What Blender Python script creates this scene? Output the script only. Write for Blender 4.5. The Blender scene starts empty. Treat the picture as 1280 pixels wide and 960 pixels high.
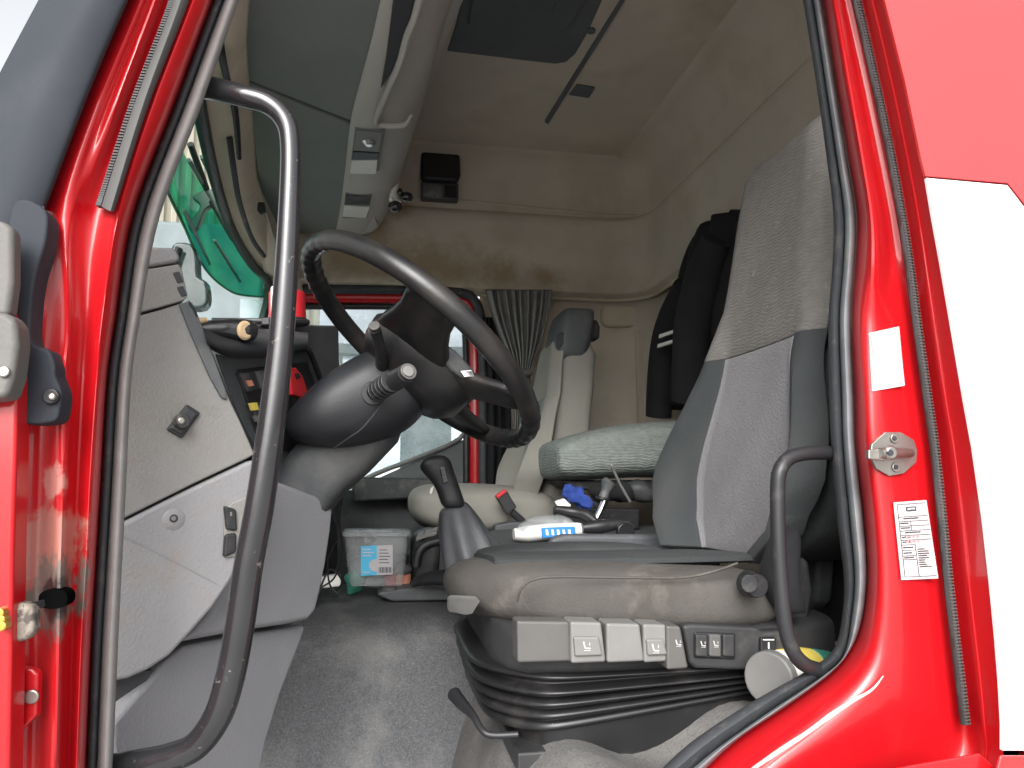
import bpy, bmesh, math, random
from mathutils import Vector, Matrix, noise
random.seed(7)
R = math.radians
S = bpy.context.scene
COL = S.collection

# ------------------------------------------------------------------ camera
CAM = Vector((0.0, 0.0, 1.80)); YAW, PIT, F = R(10.0), R(7.3), 931.0
cd = bpy.data.cameras.new('camera'); cam = bpy.data.objects.new('camera', cd); COL.objects.link(cam)
cd.sensor_width = 36.0; cd.lens = 36.0 * F / 1280.0; cd.clip_start = 0.02; cd.clip_end = 900.0
cam.location = CAM; cam.rotation_euler = (math.pi / 2 + PIT, 0, -YAW)
S.camera = cam
# ------------------------------------------------------------------ sky and sun
SUN_EL, SUN_AZ = R(34), R(197)          # azimuth of the sun, clockwise from +Y
w = bpy.data.worlds.new('World'); S.world = w; w.use_nodes = True
nt = w.node_tree; nt.nodes.clear()
sky = nt.nodes.new('ShaderNodeTexSky'); sky.sky_type = 'NISHITA'; sky.sun_disc = False
sky.sun_elevation = SUN_EL; sky.sun_rotation = SUN_AZ; sky.dust_density = 6.0; sky.air_density = 1.0; sky.ozone_density = 1.0
hs = nt.nodes.new('ShaderNodeHueSaturation'); hs.inputs['Saturation'].default_value = 0.12
bgn = nt.nodes.new('ShaderNodeBackground'); bgn.inputs['Strength'].default_value = 0.15
wo = nt.nodes.new('ShaderNodeOutputWorld')
nt.links.new(sky.outputs[0], hs.inputs['Color']); nt.links.new(hs.outputs[0], bgn.inputs['Color']); nt.links.new(bgn.outputs[0], wo.inputs[0])
sl = bpy.data.lights.new('sun', 'SUN'); sl.energy = 0.5; sl.angle = R(35); sl.color = (1.0, 0.96, 0.9)
so = bpy.data.objects.new('sun', sl); COL.objects.link(so)
sdir = Vector((math.sin(SUN_AZ) * math.cos(SUN_EL), math.cos(SUN_AZ) * math.cos(SUN_EL), math.sin(SUN_EL)))
so.rotation_euler = sdir.to_track_quat('Z', 'Y').to_euler()
S.view_settings.view_transform = 'Standard'; S.view_settings.look = 'None'
S.view_settings.exposure = 1.32; S.view_settings.gamma = 1.0
S.view_settings.use_curve_mapping = False
try:
    S.cycles.max_bounces = 10; S.cycles.diffuse_bounces = 6; S.cycles.transparent_max_bounces = 12
except Exception: pass

# ------------------------------------------------------------------ measuring: pixel of the photograph -> point of the place
FW = Vector((math.sin(YAW) * math.cos(PIT), math.cos(YAW) * math.cos(PIT), math.sin(PIT)))
RT = Vector((math.cos(YAW), -math.sin(YAW), 0)); UP = RT.cross(FW)
def ray(px, py): return FW + RT * ((px - 640) / F) - UP * ((py - 480) / F)
def P(px, py, Y):
    d = ray(px, py); return CAM + d * (Y / d.y)
def PZ(px, py, z):
    d = ray(px, py); return CAM + d * ((z - CAM.z) / d.z)
def PX(px, py, X):
    d = ray(px, py); return CAM + d * (X / d.x)
def vplane(a, b):
    """upright plane through two (pixel x, depth) points; returns px,py,offset -> point"""
    A, B = P(a[0], 600, a[1]), P(b[0], 600, b[1])
    t = (B - A); t.z = 0; t.normalize(); n = Vector((t.y, -t.x, 0))
    if n.y > 0: n = -n
    def f(px, py, off=0.0):
        d = ray(px, py); return CAM + d * (((A + n * off) - CAM).dot(n) / d.dot(n))
    f.n = n; return f

# ------------------------------------------------------------------ materials
MATS = {}
def mat(name, col, rough=0.5, metal=0.0, coat=0.0, var=0.12, vscale=6.0, dirt=None, bump=None, spec=0.5, trans=0.0, alpha=1.0, sheen=0.0, ior=1.45, bump2=None):
    m = bpy.data.materials.new(name); m.use_nodes = True; MATS[name] = m
    n = m.node_tree.nodes; l = m.node_tree.links; b = n['Principled BSDF']
    tc = n.new('ShaderNodeTexCoord')
    b.inputs['Roughness'].default_value = rough; b.inputs['Metallic'].default_value = metal
    b.inputs['Coat Weight'].default_value = coat; b.inputs['Coat Roughness'].default_value = 0.08
    b.inputs['Specular IOR Level'].default_value = spec; b.inputs['Transmission Weight'].default_value = trans
    b.inputs['IOR'].default_value = ior; b.inputs['Alpha'].default_value = alpha
    if sheen: b.inputs['Sheen Weight'].default_value = sheen
    ns = n.new('ShaderNodeTexNoise'); ns.inputs['Scale'].default_value = vscale; ns.inputs['Detail'].default_value = 6
    l.new(tc.outputs['Object'], ns.inputs['Vector'])
    mr = n.new('ShaderNodeMapRange'); mr.inputs['From Min'].default_value = 0.3; mr.inputs['From Max'].default_value = 0.7
    mr.inputs['To Min'].default_value = 1 - var; mr.inputs['To Max'].default_value = 1 + var
    l.new(ns.outputs['Fac'], mr.inputs['Value'])
    vm = n.new('ShaderNodeVectorMath'); vm.operation = 'SCALE'; vm.inputs[0].default_value = col[:3]
    l.new(mr.outputs[0], vm.inputs['Scale'])
    out = vm.outputs[0]
    for d in (dirt or []):
        dc, ds, lo, hi, amt = d
        dn = n.new('ShaderNodeTexNoise'); dn.inputs['Scale'].default_value = ds; dn.inputs['Detail'].default_value = 8; dn.inputs['Roughness'].default_value = 0.65
        l.new(tc.outputs['Object'], dn.inputs['Vector'])
        r2 = n.new('ShaderNodeMapRange'); r2.inputs['From Min'].default_value = lo; r2.inputs['From Max'].default_value = hi; r2.inputs['To Max'].default_value = amt
        l.new(dn.outputs['Fac'], r2.inputs['Value'])
        mx = n.new('ShaderNodeMix'); mx.data_type = 'RGBA'
        l.new(r2.outputs[0], mx.inputs['Factor']); l.new(out, mx.inputs['A']); mx.inputs['B'].default_value = (*dc, 1)
        out = mx.outputs['Result']
    l.new(out, b.inputs['Base Color'])
    prev = None
    for bp in (bump, bump2):
        if not bp: continue
        kind, sc, st, dist = bp[:4]
        if kind == 'noise': t = n.new('ShaderNodeTexNoise'); t.inputs['Detail'].default_value = 4; o = t.outputs['Fac']
        elif kind == 'vor': t = n.new('ShaderNodeTexVoronoi'); o = t.outputs['Distance']
        else:
            t = n.new('ShaderNodeTexWave'); t.inputs['Distortion'].default_value = bp[4] if len(bp) > 4 else 0
            t.inputs['Detail'].default_value = 2; t.bands_direction = kind[-1].upper() if kind[-1] in 'xyz' else 'X'; o = t.outputs['Fac']
        t.inputs['Scale'].default_value = sc; l.new(tc.outputs['Object'], t.inputs['Vector'])
        bu = n.new('ShaderNodeBump'); bu.inputs['Strength'].default_value = st; bu.inputs['Distance'].default_value = dist
        l.new(o, bu.inputs['Height'])
        if prev: l.new(prev.outputs[0], bu.inputs['Normal'])
        prev = bu
    if prev: l.new(prev.outputs[0], b.inputs['Normal'])
    return m
DUST = (0.42, 0.38, 0.33); GRIME = (0.05, 0.042, 0.035)
mat('red', (0.45, 0.005, 0.009), 0.36, coat=0.5, var=0.05, dirt=[((0.30, 0.03, 0.025), 9, 0.58, 0.8, 0.35)], bump=('noise', 9, 0.25, 0.004))
mat('red_side', (0.50, 0.02, 0.022), 0.34, coat=1.0, var=0.03, bump=('noise', 2.0, 0.15, 0.004))
mat('white_side', (0.70, 0.71, 0.71), 0.3, coat=0.5, var=0.02, dirt=[((0.6, 0.6, 0.58), 5, 0.6, 0.8, 0.3)])
mat('primer', (0.22, 0.19, 0.16), 0.8, var=0.3, vscale=60, dirt=[((0.04, 0.03, 0.03), 70, 0.5, 0.6, 0.8)])
mat('rubber', (0.040, 0.043, 0.048), 0.6, var=0.2, dirt=[(DUST, 40, 0.55, 0.85, 0.25)], bump=('noise', 300, 0.2, 0.0006))
mat('seal_grey', (0.17, 0.185, 0.195), 0.55, var=0.15, vscale=25, dirt=[(DUST, 30, 0.5, 0.8, 0.3)], bump=('noise', 260, 0.3, 0.0006))
mat('seal_light', (0.23, 0.22, 0.215), 0.6, var=0.12, vscale=25, dirt=[(GRIME, 22, 0.55, 0.8, 0.35)], bump=('noise', 240, 0.3, 0.0006))
mat('fairing', (0.030, 0.034, 0.042), 0.7, spec=0.25, var=0.12, dirt=[((0.07, 0.07, 0.07), 10, 0.5, 0.8, 0.3)], bump=('noise', 350, 0.3, 0.0006))
mat('black', (0.018, 0.018, 0.02), 0.42, var=0.2, dirt=[(DUST, 30, 0.58, 0.85, 0.15)])
mat('black_gloss', (0.018, 0.018, 0.02), 0.25, coat=0.7, var=0.15, vscale=20, dirt=[((0.30, 0.27, 0.25), 60, 0.64, 0.7, 0.45)], bump=('noise', 60, 0.12, 0.002))
mat('black_rough', (0.028, 0.029, 0.032), 0.6, var=0.2, dirt=[(DUST, 14, 0.5, 0.8, 0.25)], bump=('vor', 500, 0.4, 0.0006))
mat('trim_grey', (0.20, 0.196, 0.19), 0.62, var=0.08, vscale=10, dirt=[((0.17, 0.15, 0.125), 9, 0.45, 0.72, 0.65), (GRIME, 30, 0.62, 0.8, 0.35), ((0.13,0.115,0.10), 120, 0.6, 0.7, 0.12)], bump=('vor', 300, 0.5, 0.0008))
mat('trim_light', (0.215, 0.213, 0.22), 0.60, var=0.06, vscale=8, dirt=[((0.22, 0.175, 0.13), 9, 0.53, 0.72, 0.6), (GRIME, 40, 0.66, 0.82, 0.35), ((0.2,0.18,0.16), 120, 0.62, 0.7, 0.1)], bump=('vor', 260, 0.5, 0.0008))
mat('trim_knee', (0.205, 0.206, 0.218), 0.62, var=0.06, dirt=[((0.22, 0.2, 0.18), 8, 0.5, 0.75, 0.4)], bump=('vor', 280, 0.5, 0.0008))
mat('lining', (0.60, 0.54, 0.455), 0.95, var=0.08, vscale=3, dirt=[((0.34, 0.26, 0.17), 2.6, 0.50, 0.8, 0.55)], bump=('noise', 180, 0.35, 0.001))
mat('lining_light', (0.58, 0.51, 0.40), 0.9, var=0.08, vscale=5, dirt=[((0.25, 0.19, 0.12), 6, 0.5, 0.8, 0.4)], bump=('noise', 200, 0.3, 0.001))
mat('overhead', (0.17, 0.185, 0.175), 0.65, var=0.06, bump=('noise', 250, 0.2, 0.0006))
mat('overhead_light', (0.42, 0.40, 0.37), 0.55, var=0.06, bump=('noise', 250, 0.2, 0.0006))
mat('hatch', (0.11, 0.125, 0.135), 0.55, var=0.12)
mat('dash_dark', (0.030, 0.033, 0.036), 0.55, var=0.12, dirt=[(DUST, 9, 0.5, 0.8, 0.15)], bump=('vor', 450, 0.4, 0.0005))
mat('dash_mid', (0.070, 0.075, 0.080), 0.55, var=0.12, dirt=[(DUST, 9, 0.5, 0.8, 0.2)], bump=('vor', 450, 0.4, 0.0005))
mat('column', (0.014, 0.015, 0.018), 0.42, var=0.12, dirt=[((0.06, 0.055, 0.05), 16, 0.5, 0.8, 0.25)], bump=('vor', 500, 0.3, 0.0005))
mat('wheel', (0.012, 0.012, 0.0125), 0.33, var=0.2, vscale=14, dirt=[((0.05, 0.042, 0.035), 12, 0.45, 0.75, 0.5)], bump=('noise', 220, 0.25, 0.0007))
mat('floor_mat', (0.070, 0.072, 0.077), 0.75, var=0.35, vscale=260, dirt=[((0.22, 0.215, 0.205), 5.0, 0.50, 0.72, 0.6), ((0.26, 0.25, 0.24), 380, 0.56, 0.66, 0.42)], bump=('noise', 300, 0.8, 0.002))
mat('floor_dusty', (0.12, 0.118, 0.115), 0.8, var=0.35, vscale=260, dirt=[((0.25, 0.24, 0.225), 8, 0.45, 0.7, 0.5), ((0.06, 0.06, 0.06), 300, 0.54, 0.66, 0.6)], bump=('noise', 300, 0.8, 0.002))
mat('seat_worn', (0.068, 0.063, 0.057), 0.85, var=0.14, vscale=9, dirt=[((0.050, 0.044, 0.038), 6, 0.45, 0.65, 0.75), ((0.17, 0.155, 0.138), 13, 0.56, 0.7, 0.4), ((0.05,0.045,0.04), 60, 0.6, 0.7, 0.3)], bump=('noise', 240, 0.7, 0.0015), bump2=('noise', 12, 0.5, 0.012))
mat('seat_dark', (0.034, 0.038, 0.040), 0.9, var=0.10, vscale=8, dirt=[((0.060, 0.057, 0.053), 6, 0.5, 0.75, 0.4)], bump=('noise', 240, 0.7, 0.0015), bump2=('noise', 10, 0.35, 0.010))
mat('seat_insert', (0.175, 0.171, 0.178), 0.9, var=0.10, vscale=7, dirt=[((0.10, 0.095, 0.095), 9, 0.60, 0.76, 0.5)], bump=('vor', 230, 0.6, 0.0015), bump2=('noise', 12, 0.3, 0.008))
mat('seat_top', (0.135, 0.128, 0.12), 0.9, var=0.10, vscale=50, dirt=[((0.26, 0.25, 0.23), 45, 0.64, 0.68, 0.5), ((0.09, 0.085, 0.08), 5, 0.5, 0.75, 0.5)], bump=('wavez', 42, 0.35, 0.0016, 9.0))
mat('bunk', (0.20, 0.222, 0.208), 0.9, var=0.16, vscale=60, bump=('wavez', 38, 0.6, 0.0025, 8.0))
mat('pass_seat', (0.25, 0.242, 0.215), 0.9, var=0.08, vscale=8, dirt=[((0.24, 0.21, 0.17), 7, 0.5, 0.8, 0.4)], bump=('noise', 400, 0.5, 0.001))
mat('lever', (0.155, 0.153, 0.148), 0.45, var=0.08, vscale=20, dirt=[(GRIME, 40, 0.6, 0.8, 0.35)])
mat('lever_dark', (0.085, 0.083, 0.08), 0.45, var=0.08, vscale=20, dirt=[(GRIME, 30, 0.55, 0.8, 0.4)])
mat('base_dark', (0.030, 0.030, 0.031), 0.5, var=0.15, vscale=20, dirt=[(DUST, 18, 0.55, 0.85, 0.15)])
mat('bellows', (0.013, 0.013, 0.014), 0.35, var=0.2, vscale=14, dirt=[((0.2,0.18,0.16), 12, 0.56, 0.85, 0.2)])
mat('curtain', (0.26, 0.26, 0.25), 0.9, var=0.15, vscale=20, bump=('noise', 300, 0.4, 0.001))
mat('cloth_black', (0.010, 0.010, 0.012), 0.95, var=0.3, vscale=20, bump=('noise', 220, 0.4, 0.001))
mat('boot', (0.075, 0.079, 0.087), 0.5, var=0.15, vscale=14, dirt=[((0.22, 0.21, 0.2), 20, 0.55, 0.75, 0.3)], bump=('vor', 260, 0.4, 0.0008))
mat('steel', (0.36, 0.345, 0.32), 0.35, metal=0.9, var=0.15, vscale=40, dirt=[((0.2, 0.15, 0.1), 40, 0.6, 0.75, 0.5)])
mat('chrome', (0.6, 0.6, 0.6), 0.15, metal=1.0, var=0.03)
mat('brass', (0.6, 0.36, 0.08), 0.35, metal=0.8, var=0.15, vscale=60)
mat('white_print', (0.44, 0.42, 0.43), 0.45, var=0.04, vscale=40)
mat('white', (0.76, 0.75, 0.72), 0.45, var=0.06, vscale=30)
mat('sealant', (0.62, 0.52, 0.48), 0.6, var=0.2, vscale=60, bump=('noise', 200, 0.6, 0.002))
mat('ink', (0.03, 0.03, 0.035), 0.6)
mat('void', (0.003, 0.003, 0.003), 1.0, spec=0.0)
mat('pink_ink', (0.6, 0.25, 0.25), 0.6)
mat('pale_ink', (0.55, 0.55, 0.55), 0.5)
mat('blue', (0.02, 0.05, 0.24), 0.9, var=0.2, vscale=40)
mat('label_blue', (0.06, 0.42, 0.66), 0.4, var=0.05)
mat('print_blue', (0.03, 0.22, 0.60), 0.4)
mat('yellow', (0.75, 0.60, 0.12), 0.5, var=0.1, vscale=40)
mat('green_print', (0.05, 0.25, 0.18), 0.5)
mat('red_plastic', (0.55, 0.02, 0.03), 0.4)
mat('orange', (0.6, 0.25, 0.15), 0.6)
mat('lens', (0.75, 0.74, 0.70), 0.25, var=0.05, vscale=60, bump=('wavex', 120, 0.4, 0.001))
mat('beige_fleece', (0.55, 0.40, 0.24), 0.95, var=0.2, vscale=60, bump=('noise', 150, 0.6, 0.003))
mat('cladding', (0.36, 0.335, 0.27), 0.6, var=0.08, vscale=3)
mat('pale_wall', (0.62, 0.66, 0.70), 0.6, var=0.08, vscale=1.5)
mat('trailer_grey', (0.15, 0.18, 0.19), 0.6, var=0.1)
mat('strip_grey', (0.085, 0.085, 0.083), 0.7, spec=0.3)
mat('hinge_grey', (0.11, 0.106, 0.10), 0.6, dirt=[(GRIME, 30, 0.55, 0.8, 0.4)], bump=('noise', 200, .4, .001))
mat('icon', (0.42, 0.42, 0.41), 0.5)
mat('dark_thing', (0.035, 0.045, 0.045), 0.4)
mat('pale_concrete', (0.36, 0.355, 0.345), 0.9, var=0.25, vscale=3, dirt=[((0.26, 0.26, 0.25), 0.6, 0.4, 0.7, 0.5)], bump=('noise', 40, 0.5, 0.01))  # pale concrete ground, lightened to bounce light up to the cab ceiling
def worn(src, name, spots_, hard=1.35):
    m = MATS[src].copy(); m.name = name; MATS[name] = m
    n = m.node_tree.nodes; l = m.node_tree.links; b = n['Principled BSDF']; out = b.inputs['Base Color'].links[0].from_socket
    ge = n.new('ShaderNodeNewGeometry')
    for c, rad, colr, sc in spots_:
        sb_ = n.new('ShaderNodeVectorMath'); sb_.operation = 'DISTANCE'; l.new(ge.outputs['Position'], sb_.inputs[0]); sb_.inputs[1].default_value = c
        nz = n.new('ShaderNodeTexNoise'); nz.inputs['Scale'].default_value = sc; nz.inputs['Detail'].default_value = 8; nz.inputs['Roughness'].default_value = .7; l.new(ge.outputs['Position'], nz.inputs['Vector'])
        ad = n.new('ShaderNodeMath'); ad.operation = 'MULTIPLY_ADD'; l.new(nz.outputs['Fac'], ad.inputs[0]); ad.inputs[1].default_value = rad * 2.2; l.new(sb_.outputs['Value'], ad.inputs[2])
        mr = n.new('ShaderNodeMapRange'); mr.inputs['From Min'].default_value = rad * 2.15; mr.inputs['From Max'].default_value = rad * hard; l.new(ad.outputs[0], mr.inputs['Value'])
        mx = n.new('ShaderNodeMix'); mx.data_type = 'RGBA'; l.new(mr.outputs[0], mx.inputs['Factor']); l.new(out, mx.inputs['A']); mx.inputs['B'].default_value = (*colr, 1); out = mx.outputs['Result']
    l.new(out, b.inputs['Base Color'])
worn('red', 'red_worn', [(P(50, 690, .81), .050, (0.42, 0.16, 0.13), 30), (P(64, 745, .81), .040, (0.16, 0.13, 0.11), 50), (P(70, 748, .81), .022, (0.02, 0.018, 0.018), 60), (P(60, 600, .81), .02, (0.5, 0.2, 0.17), 40)], 1.85)
worn('lining', 'lining_stained', [(P(x, y, 3.09), rd_, (0.40, 0.31, 0.21), sc) for x, y, rd_, sc in ((430, 320, .16, 7), (480, 326, .14, 8), (530, 332, .15, 9), (575, 338, .14, 8), (625, 344, .12, 10), (470, 290, .09, 9), (500, 262, .06, 12), (680, 352, .10, 9))])
def glassy(name, col, rough, mixf, em=None):
    m = bpy.data.materials.new(name); m.use_nodes = True; MATS[name] = m
    n = m.node_tree.nodes; l = m.node_tree.links; b = n['Principled BSDF']
    b.inputs['Base Color'].default_value = (*col, 1); b.inputs['Roughness'].default_value = rough
    t = n.new('ShaderNodeBsdfTransparent'); t.inputs[0].default_value = (*[min(1, c * 1.0) for c in (em or (0.92, 0.95, 0.94))], 1)
    mx = n.new('ShaderNodeMixShader'); o = n['Material Output']
    tc = n.new('ShaderNodeTexCoord'); ns = n.new('ShaderNodeTexNoise'); ns.inputs['Scale'].default_value = 7; ns.inputs['Detail'].default_value = 9
    l.new(tc.outputs['Object'], ns.inputs['Vector'])
    mr = n.new('ShaderNodeMapRange'); mr.inputs['From Min'].default_value = 0.35; mr.inputs['From Max'].default_value = 0.75
    mr.inputs['To Min'].default_value = mixf * 0.6; mr.inputs['To Max'].default_value = min(1, mixf * 1.6)
    l.new(ns.outputs['Fac'], mr.inputs['Value']); l.new(mr.outputs[0], mx.inputs[0])
    l.new(t.outputs[0], mx.inputs[1]); l.new(b.outputs[0], mx.inputs[2]); l.new(mx.outputs[0], o.inputs[0])
    return m
glassy('glass', (0.5, 0.6, 0.6), 0.05, 0.12)
glassy('dusty_glass', (0.70, 0.75, 0.78), 0.3, 0.3, (0.9, 0.95, 0.97))
glassy('visor_green', (0.02, 0.30, 0.20), 0.06, 0.12, (0.06, 0.74, 0.42))
vn = MATS['visor_green'].node_tree; tcn = vn.nodes.new('ShaderNodeTexCoord'); wn = vn.nodes.new('ShaderNodeTexNoise'); wn.inputs['Scale'].default_value = 4; wn.inputs['Distortion'].default_value = .3
rp = vn.nodes.new('ShaderNodeValToRGB'); rp.color_ramp.elements[0].position = .35; rp.color_ramp.elements[0].color = (0.01, 0.24, 0.17, 1); rp.color_ramp.elements[1].position = .68; rp.color_ramp.elements[1].color = (0.06, 0.46, 0.24, 1)  # mottled greens stand in for reflections in the visor sheet
vn.links.new(tcn.outputs['Object'], wn.inputs['Vector']); vn.links.new(wn.outputs['Fac'], rp.inputs[0])
vn.links.new(rp.outputs[0], [n for n in vn.nodes if n.type == 'BSDF_TRANSPARENT'][0].inputs[0])
glassy('clear_plastic', (0.55, 0.57, 0.58), 0.2, 0.30, (0.85, 0.87, 0.87))
glassy('film', (0.85, 0.85, 0.88), 0.15, 0.45)
glassy('mirror_glass', (0.03, 0.045, 0.045), 0.1, 0.85, (0.5, 0.6, 0.58))

# ------------------------------------------------------------------ object helpers
ORIG = {}
def tag(o, label=None, cat=None, group=None, kind=None):
    if label: o['label'] = label
    if cat: o['category'] = cat
    if group: o['group'] = group
    if kind: o['kind'] = kind
    return o
def thing(name, loc, label, cat, group=None):
    o = bpy.data.objects.new(name, None); COL.objects.link(o); o.location = loc; o.empty_display_size = 0.05
    ORIG[o] = Vector(loc); return tag(o, label, cat, group)
def mk(name, V, Fc, m, parent=None, smooth=True, bevel=0.0, seg=2, sub=0, solid=0.0, base=False, ang=35):
    V = [Vector(v) for v in V]
    lo = Vector([min(v[i] for v in V) for i in range(3)]); hi = Vector([max(v[i] for v in V) for i in range(3)])
    c = (lo + hi) / 2
    if base: c.z = lo.z
    me = bpy.data.meshes.new(name); me.from_pydata([v - c for v in V], [], Fc); me.validate()
    bm = bmesh.new(); bm.from_mesh(me); bmesh.ops.recalc_face_normals(bm, faces=bm.faces); bm.to_mesh(me); bm.free()
    me.materials.append(MATS[m]); 
    if smooth:
        for p in me.polygons: p.use_smooth = True
    o = bpy.data.objects.new(name, me); COL.objects.link(o); ORIG[o] = c
    if parent is not None: o.parent = parent; o.location = c - ORIG[parent]
    else: o.location = c
    if solid:
        s = o.modifiers.new('s', 'SOLIDIFY'); s.thickness = solid; s.offset = 0
    if bevel:
        b = o.modifiers.new('b', 'BEVEL'); b.width = bevel; b.segments = seg; b.limit_method = 'ANGLE'; b.angle_limit = R(ang); b.harden_normals = smooth
    if sub:
        s = o.modifiers.new('u', 'SUBSURF'); s.levels = sub; s.render_levels = sub
    if smooth and not sub and not bevel:
        me.set_sharp_from_angle(angle=R(45))
    return o
def cr(pts, n, closed=False):
    """Catmull-Rom through the points, n samples per span"""
    pts = [Vector(p) for p in pts]; N = len(pts); out = []
    for i in range(N if closed else N - 1):
        if closed: a, b, c, d = pts[i - 1], pts[i], pts[(i + 1) % N], pts[(i + 2) % N]
        else: a, b, c, d = pts[max(i - 1, 0)], pts[i], pts[i + 1], pts[min(i + 2, N - 1)]
        for k in range(n):
            t = k / n
            out.append(0.5 * ((2 * b) + (c - a) * t + (2 * a - 5 * b + 4 * c - d) * t * t + (3 * b - a - 3 * c + d) * t ** 3))
    if not closed: out.append(pts[-1])
    return out
def slab(name, pts, depth, m, parent=None, bevel=0.004, smooth=True, seg=2, curve=0, **k):
    """outline of 3-D points given thickness along the vector depth"""
    if curve: pts = cr(pts, curve, True)
    pts = [Vector(p) for p in pts]; n = len(pts); d = Vector(depth)
    V = pts + [p + d for p in pts]
    Fc = [list(range(n)), list(range(2 * n - 1, n - 1, -1))] + [[i, (i + 1) % n, n + (i + 1) % n, n + i] for i in range(n)]
    return mk(name, V, Fc, m, parent, smooth, bevel, seg, **k)
def pslab(name, pp, Y, th, m, parent=None, **k):
    return slab(name, [P(x, y, Y) for x, y in pp], (0, th, 0), m, parent, **k)
def loft(name, rings, m, parent=None, caps=True, closed=True, **k):
    V = [v for r in rings for v in r]; n = len(rings[0]); Fc = []
    for i in range(len(rings) - 1):
        for j in range(n if closed else n - 1):
            a, b = i * n + j, i * n + (j + 1) % n
            Fc.append([a, b, b + n, a + n])
    if caps and closed: Fc += [list(range(n)), list(range((len(rings) - 1) * n, len(rings) * n))]
    return mk(name, V, Fc, m, parent, **k)
def tube_rings(path, rad, seg=14, squash=None):
    path = [Vector(p) for p in path]; rings = []; up = None
    for i, p in enumerate(path):
        t = (path[min(i + 1, len(path) - 1)] - path[max(i - 1, 0)]).normalized()
        if up is None:
            up = Vector((0, 0, 1)) if abs(t.z) < 0.8 else Vector((0, 1, 0))
        up = (up - t * up.dot(t)).normalized(); s = t.cross(up)
        r = rad[i] if isinstance(rad, (list, tuple)) else rad
        a, b = squash or (1, 1)
        rings.append([p + (up * math.cos(2 * math.pi * j / seg) * a + s * math.sin(2 * math.pi * j / seg) * b) * r for j in range(seg)])
    return rings
def tube(name, path, rad, m, parent=None, n=6, seg=14, squash=None, **k):
    pts = cr(path, n) if n > 1 else path
    if isinstance(rad, (list, tuple)):
        rr = []; N = len(path)
        for i in range(len(pts)):
            u = i / (len(pts) - 1) * (N - 1); a = int(min(u, N - 2)); rr.append(rad[a] * (1 - (u - a)) + rad[a + 1] * (u - a))
        rad = rr
    return loft(name, tube_rings(pts, rad, seg, squash), m, parent, **k)
def rails(name, rl, m, parent=None, n=4, across=1, thick=0.0, **k):
    """sheet drawn through parallel curves; each curve a list of 3-D points"""
    g = [cr(r, n) for r in rl]
    if across > 1:
        cols = [cr([g[i][j] for i in range(len(g))], across) for j in range(len(g[0]))]
        g = [[cols[j][i] for j in range(len(cols))] for i in range(len(cols[0]))]
    return loft(name, g, m, parent, caps=False, closed=False, solid=thick, **k)
def srect(c, ax, ay, e=4.0, n=28):
    """rounded-rectangle ring about c with half-axis vectors ax, ay"""
    out = []
    for j in range(n):
        t = 2 * math.pi * (j + 0.5) / n; cs, sn = math.cos(t), math.sin(t)
        out.append(c + ax * (abs(cs) ** (2 / e) * (1 if cs > 0 else -1)) + ay * (abs(sn) ** (2 / e) * (1 if sn > 0 else -1)))
    return out
def box(name, c, sx, sy, sz, m, parent=None, rot=None, bevel=0.002, **k):
    c = Vector(c); M = rot or Matrix.Identity(3)
    V = [c + M @ Vector((x * sx / 2, y * sy / 2, z * sz / 2)) for x in (-1, 1) for y in (-1, 1) for z in (-1, 1)]
    return mk(name, V, [[0, 1, 3, 2], [4, 5, 7, 6], [0, 1, 5, 4], [2, 3, 7, 6], [0, 2, 6, 4], [1, 3, 7, 5]], m, parent, True, bevel, **k)
def disc(name, c, nrm, r, th, m, parent=None, seg=20, bevel=0.0015, r2=None, **k):
    c = Vector(c); nrm = Vector(nrm).normalized(); q = nrm.to_track_quat('Z', 'Y').to_matrix()
    ring = lambda z, rr: [c + q @ Vector((rr * math.cos(2 * math.pi * j / seg), rr * math.sin(2 * math.pi * j / seg), z)) for j in range(seg)]
    return loft(name, [ring(0, r), ring(th, r2 if r2 else r)], m, parent, bevel=bevel, **k)
def boxes(name, items, m, parent=None):
    """many tiny flat pieces of print or small ribs joined: items are lists of 8 corners"""
    V, Fc = [], []
    for it in items:
        o = len(V); V += it
        Fc += [[o + i for i in f] for f in ([0, 1, 2, 3], [7, 6, 5, 4], [0, 1, 5, 4], [1, 2, 6, 5], [2, 3, 7, 6], [3, 0, 4, 7])]
    return mk(name, V, Fc, m, parent, smooth=False)
def quad8(f, x0, y0, x1, y1, d, n):
    q = [f(x0, y0), f(x1, y0), f(x1, y1), f(x0, y1)]
    return q + [p - n * d for p in q]

NY = Vector((0, -1, 0))
# ================================================================== THE SETTING
def sheet(name, x0, y0, x1, y1, z, m):
    return mk(name, [(x0, y0, z), (x1, y0, z), (x1, y1, z), (x0, y1, z)], [[0, 1, 2, 3]], m, None, False)
tag(sheet('ground', -400, -400, 400, 400, 0, 'pale_concrete'), kind='structure')

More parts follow.
